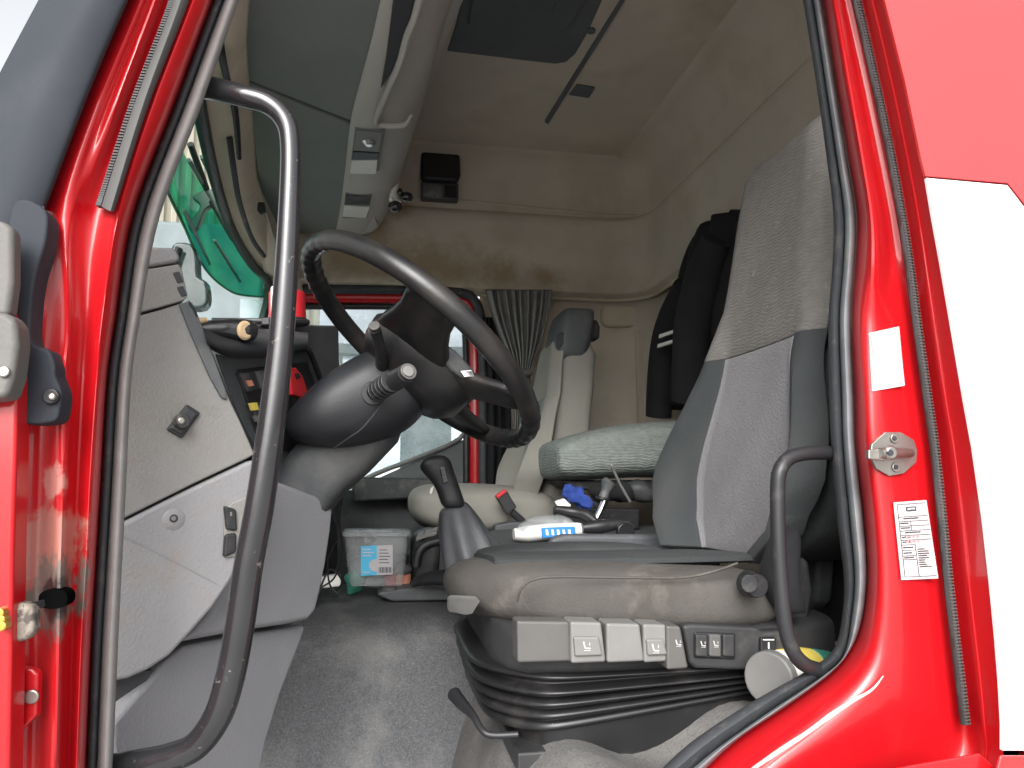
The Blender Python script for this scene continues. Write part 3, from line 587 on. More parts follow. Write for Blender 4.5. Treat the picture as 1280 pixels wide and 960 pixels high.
# ------------------------------------------------------------------ passenger door and window
pd = thing('passenger_door', P(500, 700, 3.15), 'closed passenger door with red window frame on the far side of the cab', 'door')
def ring_path(Y, o):   # o = pixels outward
    return rl([(330, 362 - o, Y), (450, 362 - o, Y), (545, 363 - o, Y), (577, 366 - o, Y), (592 + o * .7, 374 - o * .7, Y), (600 + o, 392, Y), (603 + o, 430, Y), (604 + o, 520, Y), (604 + o, 700, Y), (604 + o, 800, Y)])
tube('door_rubber', ring_path(3.09, 0), .020, 'rubber', pd, n=5, seg=10, squash=(1, 1))
tube('frame_flange', ring_path(3.12, -10), .024, 'red', pd, n=5, seg=10)
tube('window_rubber', ring_path(3.13, -21), .014, 'black', pd, n=5, seg=10)
pslab('window', [(300, 374), (560, 376), (586, 400), (590, 440), (590, 545), (575, 548), (470, 594), (440, 620), (300, 640)], 3.165, .006, 'dusty_glass', pd, bevel=0, smooth=False)
pslab('door_trim', [(300, 645), (440, 612), (470, 599), (580, 549), (592, 546), (592, 900), (300, 900)], 3.14, .05, 'dash_mid', pd, bevel=.008)
tube('window_sill', rl([(380, 640, 3.13), (462, 596, 3.13), (520, 573, 3.13), (575, 548, 3.13), (586, 520, 3.13)]), .010, 'lever', pd, n=5, seg=8)
pslab('arm_rest', [(440, 596), (540, 598), (556, 603), (548, 622), (440, 628)], 3.0, .10, 'black_rough', pd, bevel=.012)
# outside mirror of the passenger side
pm = thing('passenger_mirror', P(520, 405, 3.6), 'pale rounded door mirror showing through the passenger window', 'mirror')
pslab('mirror_housing', [(490, 388), (500, 384), (540, 386), (547, 392), (546, 406), (530, 420), (500, 422), (490, 410)], 3.55, .08, 'white', pm, bevel=.02, curve=2)
pslab('mirror_face', [(494, 391), (502, 389), (538, 391), (540, 402), (520, 412), (496, 412)], 3.543, .01, 'orange', pm, bevel=.003)
tube('mirror_arm', rl([(500, 420, 3.6), (495, 470, 3.55), (470, 520, 3.45)]), .014, 'black', pm, n=4, seg=8)

# ------------------------------------------------------------------ curtain
cu = thing('curtain', P(650, 600, 3.0), 'dark grey pleated curtain gathered and tied beside the passenger window', 'curtain')
def folds(y, xl, xr, amp, Y, nf=9, ph=0):
    out = []
    for i in range(nf * 8 + 1):
        u = i / (nf * 8)
        out.append(P(xl + (xr - xl) * u, y, Y + amp * (math.sin(u * nf * 2 * math.pi + ph) + .35 * math.sin(u * nf * 3.3 * math.pi + 1))))
    return out
loft('curtain_cloth', [folds(361, 606, 691, .018, 3.02), folds(385, 611, 688, .022, 3.02, ph=.2), folds(415, 622, 681, .024, 3.01, ph=.3), folds(440, 634, 673, .022, 3.0, ph=.2), folds(463, 644, 662, .020, 2.99), folds(485, 644, 664, .028, 2.99, ph=-.3), folds(530, 642, 668, .030, 3.0, ph=-.3), folds(600, 640, 670, .030, 3.02)], 'curtain', cu, caps=False, closed=False, sub=1, solid=.003)
tube('tie_band', rl([(641, 464, 2.95), (650, 467, 2.93), (664, 465, 2.95)]), .014, 'lever', cu, n=5, seg=8)
loft('curtain_end', [folds(395, 604, 616, .02, 3.05, 3), folds(430, 604, 625, .02, 3.05, 3), folds(470, 610, 640, .02, 3.05, 3), folds(640, 606, 640, .02, 3.05, 3)], 'cloth_black', cu, caps=False, closed=False, sub=1, solid=.003)

# ------------------------------------------------------------------ jacket on the rear wall
jk = thing('hanging_jacket', P(880, 523, 2.4), 'black jacket with two white stripes on its sleeve hanging on the rear wall', 'jacket')
jo = [(905, 284), (886, 290), (872, 312), (862, 338), (857, 366), (846, 388), (832, 405), (824, 440), (818, 480), (818, 523)]
jr_ = [(925, 290), (930, 300), (935, 330), (935, 360), (935, 390), (935, 410), (930, 440), (925, 470), (920, 500), (915, 530)]
rings = []
for k, ((xl, yl), (xr, yr)) in enumerate(zip(jo, jr_)):
    a, b = PX(xl, yl, 1.06), PX(xr, yr, 1.06); a.z = b.z = (a.z + b.z) / 2 if k else a.z
    a = PX(xl, yl, 1.06); c = (a + Vector((1.06, b.y, a.z))) / 2; hw = abs(a.y - b.y) / 2; r = []
    for j in range(40):
        t = 2 * math.pi * j / 40; v = Vector((-.055 * math.sin(t), hw * math.cos(t), 0))
        f = 1 + .35 * noise.noise(Vector((j * .33, c.z * 9, 2))) ; v.x *= f * 1.3
        v.x += .018 * math.sin(j * 1.3 + c.z * 12)
        r.append(c + v)
    rings.append(r)
loft('jacket_body', rings, 'cloth_black', jk, sub=1)
sl_ = [PX(857, 360, .99), PX(842, 395, .99), PX(832, 425, .985), PX(826, 470, .985), PX(823, 521, .985)]
tube('sleeve', sl_, [.05, .062, .060, .058, .055], 'cloth_black', jk, n=5, seg=16, squash=(1, .8))
tube('sleeve', [PX(895, 300, .99), PX(878, 350, .98), PX(865, 410, .97), PX(862, 460, .97), PX(858, 502, .97)], [.05, .068, .07, .066, .055], 'cloth_black', jk, n=5, seg=16, squash=(1, .8))
for y in (414, 426): slab('stripe', [PX(824 - (y - 414) * .15, y + 4, .925), PX(845, y - 3, .925), PX(844, y + 1.5, .925), PX(823 - (y - 414) * .15, y + 9, .925)], (.01, 0, 0), 'white', jk, bevel=.001)
tube('coat_hook', [PX(893, 285, 1.13), PX(898, 272, 1.06), PX(912, 268, 1.04), PX(920, 284, 1.06)], .006, 'lining_light', jk, n=5, seg=8)

# ------------------------------------------------------------------ floor, tunnel
tag(box('cab_floor', (.25, 2.0, 1.06), 1.85, 2.25, .06, 'floor_mat', None, bevel=0), kind='structure')
tun = thing('engine_tunnel', (0.2, 2.2, 1.1), 'engine tunnel covered in dusty speckled grey floor matting', 'tunnel')
# side face bulges and leans; top carries the tub
ts = []
for x in [-.62 + .06 * i for i in range(30)]:
    r = []
    for s, (y, z) in enumerate([(1.50, 1.085), (1.56, 1.15), (1.60, 1.25), (1.63, 1.36), (1.655, 1.44), (1.69, 1.485), (1.76, 1.505), (2.0, 1.51), (2.25, 1.51), (2.33, 1.47), (2.38, 1.3), (2.4, 1.085)]):
        n_ = .012 * noise.noise(Vector((x * 3, z * 4, 1)))
        r.append(Vector((x, y + n_ + (.03 * max(0, x - .1) / .3 if s < 5 else 0), z + n_ * .5)))
    ts.append(r)
loft('tunnel_cover', ts, 'floor_mat', tun, closed=False, caps=False, sub=1)
slab('tunnel_cap', [P(x, y, 1.86) + Vector((0, 0, 0)) for x, y in [(470, 744), (475, 740), (510, 735), (560, 737), (565, 744), (560, 751), (490, 752)]], (0, .20, 0), 'dash_mid', tun, bevel=.006)
disc('catch', P(487, 742, 1.86) + Vector((0, .02, 0)), (0, 0, 1), .018, .012, 'lever_dark', tun)
# seat plinth with its dusty matting and the wheel-arch hump
pl = thing('seat_plinth', (.5, 1.3, 1.1), 'humped floor matting, pale with dust, below the driver seat', 'floor mat')
G = []
for i in range(26):
    x = .12 + i * .04; r = []
    for j in range(18):
        y = .93 + j * .045
        z = 1.402 + .022 * noise.noise(Vector((x * 7, y * 7, 3)))
        ed = min(1, (x - .12) / .13); z -= (1 - ed) ** 2 * .32
        z += .06 * max(0, min(1, (x - .42) / .12)) * (1 - abs(y - 1.1) * 1.2)
        z += .03 * math.exp(-((x - .30) / .03) ** 2) * 1
        z += .045 * math.exp(-((x - .20) / .03) ** 2 - ((y - 1.25) / .1) ** 2)
        r.append(Vector((x, y, z)))
    G.append(r)
loft('mat_hump', G, 'floor_dusty', pl, closed=False, caps=False, sub=1)
box('plinth', (.72, 1.34, 1.22), .86, .76, .26, 'floor_mat', pl, bevel=.02)

# ------------------------------------------------------------------ dashboard, near end
db = thing('dashboard', (-.2, 1.3, 1.1), 'grey dashboard and its scuffed end panels seen from the driver door', 'dashboard')
YD = 1.03
f1 = vplane((140, 1.00), (320, 1.08))
def fs(name, pp, off, th, m, par, f=f1, **k):
    n = f.n; return slab(name, [f(x, y, off) for x, y in pp], -n * th, m, par, **k)
fs('end_cap', cr([Vector((a, b, 0)) for a, b in [(140, 318), (190, 308), (216, 309), (224, 316), (225, 328), (190, 333), (140, 336)]], 1, True) and [(140, 318), (165, 311), (190, 308), (214, 309), (222, 313), (225, 320), (225, 327), (190, 333), (140, 337)], .0, .06, 'trim_light', db, bevel=.005, seg=3)
ec = fs('end_panel', [(130, 341), (190, 335.5), (224, 330), (228, 338), (235, 370), (230, 375.5), (200, 384), (170, 392), (130, 407)], .002, .05, 'trim_grey', db, bevel=.002)
fs('vent_slot', [(216, 341), (224, 339), (230, 352), (222, 354)], .0035, .02, 'ink', ec, bevel=.001)
fs('vent_slot', [(221, 359), (229, 357), (234, 369), (227, 371)], .0035, .02, 'ink', ec, bevel=.001)
mp = fs('end_panel', [(125, 412), (170, 395), (200, 387), (222, 380), (240, 376), (262, 430), (286, 496), (300, 525), (319, 568), (310, 573), (240, 606), (150, 651), (120, 664)], .0, .06, 'trim_grey', db, bevel=.003)
fs('dark_insert', [(224, 380), (237, 376), (262, 432), (283, 488), (284, 500), (277, 497), (262, 470), (240, 420)], .005, .02, 'dash_mid', mp, bevel=.002)
sw = fs('switch_base', [(234, 505), (251, 516), (228, 548), (209, 537)], .006, .02, 'black', mp, bevel=.002)
fs('switch_rim', [(235, 509), (247, 517), (228, 543), (213, 535)], .010, .008, 'dash_dark', sw, bevel=.002)
disc('knob', f1(226, 527, .010), f1.n, .0105, .014, 'black_gloss', sw, r2=.009); disc('knob_cap', f1(226, 526, .024), f1.n, .006, .005, 'steel', sw, r2=.004)
lp = fs('lower_panel', [(115, 669), (150, 655), (240, 610), (310, 577), (322, 574), (324, 600), (318, 640), (311, 672), (302, 700), (288, 728), (266, 760), (240, 790), (212, 820), (185, 838), (160, 849), (115, 858)], .004, .05, 'trim_light', db, bevel=.006, seg=3)
disc('screw_dimple', f1(217, 649, .0035), f1.n, .015, .003, 'trim_light', lp, bevel=.001, r2=.010)
disc('screw_hole', f1(217, 648, .006), f1.n, .0052, .002, 'ink', lp)
disc('screw', f1(217, 648, .0075), f1.n, .003, .002, 'lever', lp)
fs('crease', [(150, 667), (205, 694), (272, 729), (272, 731), (205, 696), (150, 669)], .0050, .004, 'trim_light', lp, bevel=.0003)
sb = fs('switch_recess', [(280, 640), (290, 628), (316, 618), (316, 640), (306, 690), (297, 697), (280, 698)], .007, .02, 'trim_grey', lp, bevel=.003)
fs('switch', [(281, 632), (296, 637), (297, 664), (283, 662)], .012, .02, 'black', sb, bevel=.003); fs('switch', [(282, 668), (296, 666), (296, 690), (280, 697)], .012, .02, 'black', sb, bevel=.003)
fs('switch_mark', [(288, 640), (290, 640), (290, 645), (288, 645)], .0135, .002, 'lever', sb, bevel=0)
# knee panel and kick panel, turned towards the seat
f2 = vplane((230, 1.06), (415, 1.34))
fs('knee_panel', [(318, 606), (345, 600), (375, 611), (400, 621), (414, 628), (418, 637), (415, 665), (409, 705), (402, 740), (396, 764), (386, 776), (360, 781), (300, 790), (225, 804), (262, 770), (300, 700)], .012, .10, 'trim_knee', db, f2, bevel=.010, seg=4)
fs('kick_panel', [(232, 808), (300, 794), (355, 786), (384, 781), (378, 800), (352, 868), (335, 925), (318, 1010), (140, 1010), (140, 905), (165, 875), (205, 830)], -.010, .05, 'trim_knee', db, f2, bevel=.008, seg=3)
fs('gap', [(110, 845), (190, 838), (150, 915), (110, 960)], -.02, .02, 'ink', db, f1, bevel=0)
# dash body behind, rear-facing fascia
f3 = vplane((236, 1.06), (430, 1.62))
fs('fascia_edge', [(238, 374), (246, 388), (266, 440), (290, 500), (322, 562), (322, 575), (300, 548), (284, 500), (262, 440)], .010, .006, 'dash_dark', db, f3, bevel=.004)
fas = fs('fascia', [(272, 442), (290, 447), (345, 445), (380, 438), (395, 446), (402, 480), (410, 520), (400, 620), (330, 640), (318, 560), (296, 508)], .0, .006, 'dash_mid', db, f3, bevel=.004)
hoodp = rails('hood_lip', [[f3(262, 436, .0), f3(290, 447, .0), f3(345, 446, .0), f3(382, 440, .0)], [f3(258, 428, .03), f3(290, 440, .03), f3(345, 439, .03), f3(384, 433, .03)], [f3(256, 416, .02), f3(285, 425, .02), f3(345, 424, .02), f3(385, 424, .02)], [f3(250, 402, -.05), f3(285, 410, -.05), f3(345, 412, -.05), f3(385, 416, -.05)]], 'dash_dark', db, n=6, across=4)
fs('switch_field', [(298, 462), (345, 456), (385, 452), (398, 490), (402, 560), (330, 566), (315, 520)], .004, .02, 'black', fas, f3, bevel=.003)
s1 = fs('switch', [(301, 466), (318, 464), (326, 487), (311, 490)], .010, .02, 'black_rough', fas, f3, bevel=.003)
fs('switch_lens', [(309, 476), (315, 475), (318, 482), (312, 483)], .0125, .004, 'orange', fas, f3, bevel=0)
fs('switch', [(321, 464), (335, 462), (342, 485), (329, 487)], .010, .02, 'dash_mid', fas, f3, bevel=.003)
fs('switch', [(314, 504), (330, 502), (336, 520), (320, 522)], .010, .02, 'black_rough', fas, f3, bevel=.003)
fs('warning_lamp', [(313, 504), (321, 503), (324, 512), (316, 513)], .0125, .004, 'yellow', fas, f3, bevel=0)
fs('warning_lamp', [(318, 520), (326, 519), (328, 526), (321, 527)], .0125, .004, 'lever', fas, f3, bevel=0)
tube('hood_frame', [f3(x, y, .012) for x, y in [(350, 448), (372, 434), (384, 436), (392, 450), (402, 480), (404, 500)]], .006, 'black', db, n=5, seg=8)
rd = thing('red_remote', f3(375, 495, .02), 'small red remote with a black button clipped to the fascia beside the grab handle', 'remote')
fs('remote_body', [(362, 462), (370, 459), (379, 470), (386, 492), (376, 497), (366, 494)], .022, .012, 'red_plastic', rd, f3, bevel=.003)
fs('remote_button', [(369, 467), (374, 466), (377, 472), (371, 474)], .0235, .003, 'black', rd, f3, bevel=.001)
# instrument hood behind
fs('instrument_hood', [(280, 407), (340, 405), (424, 407), (425, 470), (412, 520), (300, 520), (284, 450)], -.12, .14, 'dash_mid', db, f3, bevel=.006)
box('dash_body', (-.50, 2.1, 1.72), .32, 1.75, .62, 'dash_dark', db, bevel=.04)
box('dash_body', (-.30, 2.35, 1.66), .30, 1.2, .44, 'dash_dark', db, bevel=.04)
# rolled sleeve with fleece lining on dash top
gv = thing('lined_sleeve', P(290, 430, 1.12), 'rolled black sleeve with beige fleece lining in its open end on the dash', 'sleeve')
tube('glove_leather', rl([(245, 414, 1.10), (262, 412, 1.11), (285, 412, 1.12), (302, 413, 1.13), (312, 414, 1.14)]), [.012, .016, .018, .020, .019], 'black_gloss', gv, n=5, seg=16, squash=(.85, 1))
disc('fleece_lining', P(306, 413, 1.117), (.75, -.65, -.1), .015, .004, 'beige_fleece', gv, r2=.011)
tube('fleece_fold', rl([(244, 402, 1.09), (258, 400, 1.10)]), [.005, .004], 'beige_fleece', gv, n=2, seg=8)
dk = thing('dash_rail', P(320, 402, 1.5), 'short black rail with a clip lying on the dash top', 'rail')
tube('rail', rl([(265, 401, 1.5), (300, 401, 1.5), (345, 402, 1.5), (385, 403, 1.55)]), .006, 'black', dk, n=3, seg=8)
pslab('clip', [(326, 396), (338, 396), (338, 407), (326, 407)], 1.49, .02, 'black', dk)
cup = thing('red_cup', P(362, 405, 1.62), 'red and white thermos cup standing on the dash behind the grab handle', 'cup')
def cyl(name, pa, pb, ra, rb, m, par, seg=24, bevel=.002):
    ax_ = (pb - pa); q = ax_.to_track_quat('Z', 'Y').to_matrix()
    return loft(name, [[p + q @ Vector((r * math.cos(2 * math.pi * j / seg), r * math.sin(2 * math.pi * j / seg), 0)) for j in range(seg)] for p, r in ((pa, ra), (pb, rb))], m, par, bevel=bevel)
cyl('cup_body', P(359, 400, 1.62), P(359, 366, 1.62), .038, .038, 'red_plastic', cup)
cyl('cup_base', P(361, 405, 1.62), P(361, 400, 1.62), .043, .043, 'black', cup)
pslab('cup_print', [(338, 357), (349, 357), (349, 399), (338, 399)], 1.575, .02, 'white', cup, bevel=.004)

# ------------------------------------------------------------------ grab handles
gh = thing('grab_handle', P(255, 108, .93), 'long black grab handle bowed down the front door pillar', 'grab handle', 'grab handles at the door opening')
tube('handle_bar', rl([(228, 104, .97), (262, 110, .93), (300, 119, .915), (335, 130, .91), (357, 152, .91), (363, 185, .91), (362, 250, .91), (357, 350, .91), (350, 440, .91), (338, 540, .91), (325, 630, .91), (310, 710, .91), (300, 780, .91), (288, 845, .91), (272, 895, .91), (245, 932, .915), (210, 947, .92), (160, 956, .93), (125, 962, .96)]),
     [.0145, .0145, .0135, .0130, .0128, .0122, .0128, .0140, .0150, .0160, .0165, .0165, .0165, .0163, .0160, .0155, .0150, .0145, .0145], 'black_gloss', gh, n=7, seg=20)
disc('handle_foot', P(246, 107, .95), (-1, .3, .1), .020, .008, 'black', gh)
g2 = thing('grab_handle', P(1035, 566, .95), 'short black grab handle on the rear door pillar beside the driver seat', 'grab handle', 'grab handles at the door opening')
tube('handle_bar', rl([(1044, 566, .97), (1025, 566, .95), (1005, 567, .94), (986, 573, .935), (975, 588, .93), (972, 612, .93), (973, 680, .93), (977, 745, .93), (983, 790, .93), (993, 817, .93), (1008, 832, .935), (1026, 838, .95)]),
     .0098, 'black', g2, n=6, seg=16)

# ------------------------------------------------------------------ steering wheel and column
WC = P(523, 434, 1.29); WN = Vector((.62, .150, .76)).normalized()
e1 = Vector((WN.z, 0, -WN.x)).normalized(); e2 = WN.cross(e1)     # e1 towards the driver's lap
stw = thing('steering_wheel', WC, 'black steering wheel with a ribbed grip at its top and bottom', 'steering wheel')
RR = .241
def wp(a, r, h=0): return WC + (e1 * math.cos(a) + e2 * math.sin(a)) * r + WN * h
N = 144; rings = []
for i in range(N + 1):
    a = 2 * math.pi * i / N; c = wp(a, RR); rad = (e1 * math.cos(a) + e2 * math.sin(a))
    top = abs(math.cos(a)); rib_ = .0016 * max(0, (top - .80) / .2) ** .5 * math.cos(i * math.pi / 1.5) if top > .80 else 0
    r = .0172 + rib_
    rings.append([c + (rad * math.cos(t) * .86 + WN * math.sin(t) * 1.05) * r for t in [2 * math.pi * j / 16 for j in range(16)]])
loft('rim', rings, 'wheel', stw, caps=False)
hub = loft('hub', [srect(WC + WN * h + e1 * .022, e1 * a, e2 * b, 3, 28) for h, a, b in ((-.085, .055, .05), (-.07, .085, .075), (-.045, .105, .10), (-.018, .110, .105), (-.004, .098, .09), (.004, .06, .06))], 'wheel', stw)
loft('horn_pad', [srect(WC + WN * h + e1 * .01, e1 * a, e2 * b, 4, 24) for h, a, b in ((-.005, .060, .055), (.008, .062, .056), (.013, .05, .045))], 'dash_dark', stw)
def spoke(ang, w0, w1, hub_r=.035):
    d = (e1 * math.cos(ang) + e2 * math.sin(ang)); s = WN.cross(d); rr = []
    for u, wd, hh, th in ((0, w0, -.030, .022), (.35, w0 * .8, -.024, .016), (.7, w1 * .85, -.012, .012), (1, w1 * 1.25, 0, .012)):
        r = hub_r + (RR - .004 - hub_r) * u; rr.append(srect(WC + d * r + WN * hh, s * wd, WN * th, 3, 16))
    return loft('spoke', rr, 'wheel', stw, sub=1)
NEAR = 1 if e2.y < 0 else -1
for a, w0, w1 in ((NEAR * R(93), .085, .046), (-NEAR * R(93), .085, .046), (NEAR * R(36), .050, .030), (-NEAR * R(36), .050, .030)): spoke(a, w0, w1)
bz = slab('badge', [wp(NEAR * R(42), .085, .004) + e1 * a + e2 * b for a, b in ((-.012, -.010), (.016, -.010), (.010, .010), (-.012, .010))], WN * .004, 'chrome', stw, bevel=.001)
pd_ = pslab('pad_cover', [(547, 434), (558, 430), (570, 438), (592, 462), (596, 472), (578, 474), (562, 462), (550, 446)], 1.176, .03, 'dash_dark', stw, bevel=.006, seg=3)
pslab('pad_badge', [(574, 463), (590, 462), (594, 471), (580, 472)], 1.172, .01, 'chrome', pd_, bevel=.002)
# column shroud
sc = thing('steering_column', P(430, 620, 1.35), 'black plastic steering column shroud carrying two control stalks', 'steering column')
rg = []
for x, y0, y1, hy in ((541, 478, 488, .02), (536, 464, 508, .05), (520, 450, 530, .07), (498, 438, 545, .085), (472, 434, 554, .092), (445, 447, 560, .095), (418, 463, 562, .095), (392, 484, 560, .088), (370, 505, 552, .07), (359, 520, 541, .04), (356, 528, 534, .01)):
    a, b = P(x, y0, 1.31), P(x, y1, 1.31); c = (a + b) / 2; rg.append(srect(c, (a - b) / 2, Vector((0, hy, 0)), 2.6, 28))
loft('shroud', rg, 'column', sc, sub=1)
rg = []
for (xa, ya), (xb, yb) in (((505, 528), (400, 540)), ((498, 552), (372, 556)), ((462, 590), (352, 582)), ((436, 612), (330, 612)), ((380, 680), (290, 680))):
    a, b = P(xa, ya, 1.36), P(xb, yb, 1.36); rg.append(srect((a + b) / 2, (a - b) / 2, Vector((0, .07, 0)), 4, 24))
loft('column_cover', rg, 'dash_dark', sc)
tube('shroud_joint', rl([(416, 561, 1.255), (435, 548, 1.225), (452, 536, 1.216), (470, 515, 1.214), (478, 503, 1.214)]), .0012, 'ink', sc, n=4, seg=6)
st = tube('stalk', rl([(466, 492, 1.235), (478, 485, 1.18), (493, 476, 1.12), (503, 470, 1.09), (508, 466, 1.075)]), [.016, .0125, .0165, .0145, .0135], 'black', sc, n=5, seg=18)
disc('stalk_cap', P(510, 465, 1.072), (.35, -.9, .25), .0125, .004, 'lever_dark', st); disc('stalk_button', P(510, 464.5, 1.068), (.35, -.9, .25), .0085, .003, 'lever', st)
lo_ = [rl([(472 + i * 4.2, 489 - i * 2.9, 1.19 - i * .018)])[0] for i in range(5)]
for p in lo_: disc('grip_ring', p, (.35, -.9, .25), .0175, .004, 'black', st)
disc('stalk_socket', P(467, 492, 1.222), (.1, -1, .1), .020, .006, 'ink', sc)
s2 = tube('stalk', rl([(478, 462, 1.24), (477, 445, 1.20), (474, 428, 1.17), (470, 415, 1.15), (468, 410, 1.14)]), [.012, .010, .008, .009, .010], 'black', sc, n=5, seg=16)
disc('stalk_cap', P(468, 409, 1.138), (-.1, -.8, .5), .009, .005, 'lever_dark', s2)

# ------------------------------------------------------------------ seats
def backrest(root, Yc, z0, z1, xb, hw, m_bol, m_ins, m_top, zsplit, near_bulge=.075, names=('bolster', 'insert_panel', 'headrest_panel'), yc=None, ji=8, asym=0):
    jn = ji - 4 if asym else ji
    wid = lambda u, v: 1 + (.24 * max(0, min(1, (u - .2) / .3)) if v > 0 and asym else 0)
    """X of the face by height, half width by height; returns parts"""
    H = 30; W = 36; grid = []
    for i in range(H + 1):
        u = i / H; z = z0 + (z1 - z0) * u; row = []
        h_ = hw(u); Yu = Yc + (yc(u) if yc else 0)
        for j in range(W + 1):
            v = -1 + 2 * j / W; av = abs(v)
            bul = near_bulge * (.75 if v > 0 and asym else 1) * (1 - max(0, min(1, (u - .18) / .42)) ** 1.3) * max(0, (av - (.74 if v > 0 and asym else .50)) / (.26 if v > 0 and asym else .50)) ** 1.1 * (1 - max(0, (av - .86) / .14) ** 2 * .9)
            x = xb(u) - bul + .012 * math.cos(v * 1.5)
            x += (.018 + .02 * min(1, u * 1.5)) * (max(0, (av - (.86 - .2 * min(1, u * 1.5))) / (.14 + .2 * min(1, u * 1.5)))) ** 2
            if u > .93: x += (u - .93) ** 2 * 9
            row.append(Vector((x, Yu - v * h_ * wid(u, v), z)))
        grid.append(row)
    def patch(i0, i1, j0, j1, off): return [[grid[i][j] + Vector((off, 0, 0)) for j in range(j0, j1 + 1)] for i in range(i0, i1 + 1)]
    si = int(H * zsplit)
    def pt(nm, g_, m, th=.012):
        o = loft(nm, g_, m, root, closed=False, caps=False); s = o.modifiers.new('s', 'SOLIDIFY'); s.thickness = th; s.offset = 0
        b = o.modifiers.new('b', 'BEVEL'); b.width = .004; b.segments = 3; b.limit_method = 'ANGLE'; b.angle_limit = R(50); return o
    pt(names[0], patch(0, si + 1, 0, ji, 0.001), m_bol); pt(names[0], patch(0, si + 1, W - jn, W, 0.001), m_bol)
    pt(names[1], patch(0, si, ji, W - jn, .0), m_ins); pt(names[2], patch(si, H, 0, W, .0), m_top)
    # padded back
    rings = []
    for i in range(0, H + 1, 2):
        u = i / H; h_ = hw(u); z = z0 + (z1 - z0) * u; c = Vector((xb(u) + .100, Yc + (yc(u) if yc else 0) - h_ * (wid(u, 1) - 1) / 2, z))
        rings.append(srect(c, Vector((.070 if u < .9 else .05, 0, 0)), Vector((0, h_ * .97 * (1 + (wid(u, 1) - 1) / 2), 0)), 5, 28))
    loft('back_shell', rings, m_bol, root)

ds = thing('driver_seat', (.4, 1.36, 1.25), 'worn grey air suspended driver seat with stained cushion in the door opening', 'seat')
# cushion: rings along X
rings = []
for k, (x, zt, zb, yn, yf, e) in enumerate([(.128, 1.655, 1.62, 1.30, 1.58, 2.2), (.145, 1.672, 1.600, 1.24, 1.62, 2.6), (.17, 1.682, 1.590, 1.19, 1.635, 3), (.21, 1.688, 1.582, 1.135, 1.64, 3.4), (.26, 1.69, 1.575, 1.10, 1.64, 3.6), (.34, 1.688, 1.570, 1.09, 1.64, 3.8), (.44, 1.682, 1.567, 1.085, 1.64, 3.8), (.54, 1.676, 1.565, 1.085, 1.64, 3.8), (.60, 1.672, 1.568, 1.09, 1.64, 3.6), (.635, 1.66, 1.58, 1.11, 1.62, 3), (.645, 1.64, 1.60, 1.14, 1.6, 2.5)]):
    r = srect(Vector((x, (yn + yf) / 2, (zt + zb) / 2)), Vector((0, (yf - yn) / 2, 0)), Vector((0, 0, (zt - zb) / 2)), e, 40)
    r = [p + Vector((0, 0, -.008 - .07 * (p.y - 1.09))) for p in r]
    rings.append(r)
cush = loft('cushion', rings, 'seat_worn', ds, sub=1)
tube('seam', rl([(646, 752, 1.092), (652, 735, 1.082), (668, 724, 1.080), (700, 721, 1.079), (780, 722, 1.079), (850, 722, 1.079), (890, 715, 1.08), (922, 704, 1.082)]), .0022, 'seat_worn', cush, n=6, seg=6)
# dark bolster and centre on top of cushion
rings = []
for x, h_ in ((.20, .004), (.24, .014), (.34, .018), (.46, .018), (.56, .014), (.62, .004)):
    rings.append(srect(Vector((x, 1.57, 1.645 + h_ * .3)), Vector((0, .06, 0)), Vector((0, 0, h_)), 2.5, 20))
loft('cushion_bolster', rings, 'seat_dark', ds, sub=1)
rings = []
for x, w_ in ((.19, .14), (.26, .19), (.5, .20), (.63, .18)): rings.append(srect(Vector((x, 1.38, 1.655)), Vector((0, w_, -.07 * w_)), Vector((0, 0, .010)), 4, 20))
loft('cushion_centre', rings, 'seat_dark', ds)
def interp(tab):
    def f(u):
        for (a, x), (b, y) in zip(tab, tab[1:]):
            if u <= b:
                t = (u - a) / (b - a); t = t * t * (3 - 2 * t); return x + (y - x) * t
        return tab[-1][1]
    return f
dhw = interp([(0, .17), (.07, .245), (.17, .285), (.46, .185), (.80, .168), (.92, .155), (1, .12)])
backrest(ds, 1.375, 1.66, 2.50, lambda u: .655 + .13 * u, dhw, 'seat_dark', 'seat_insert', 'seat_top', .48, .095, yc=lambda u: -.035 * u, asym=1)
# recliner, hinge
disc('recline_knob', P(935, 729, 1.07), NY, .020, .03, 'black', ds, r2=.017, seg=16)
disc('knob_face', P(935, 729, 1.038), NY, .013, .006, 'black_rough', ds, seg=12)
rings = []
for y, x, a in ((655, 985, .012), (690, 978, .024), (720, 972, .026), (748, 980, .026), (768, 990, .020)):
    rings.append(srect(P(x, y, 1.08), Vector((a, 0, 0)), Vector((0, .03, 0)), 2.6, 20))
loft('hinge_cover', rings, 'cloth_black', ds, sub=1)
pslab('side_bracket', [(930, 752), (955, 746), (960, 700), (985, 690), (1012, 700), (1018, 740), (1010, 780), (996, 798), (930, 790)], 1.13, .03, 'base_dark', ds, bevel=.008)
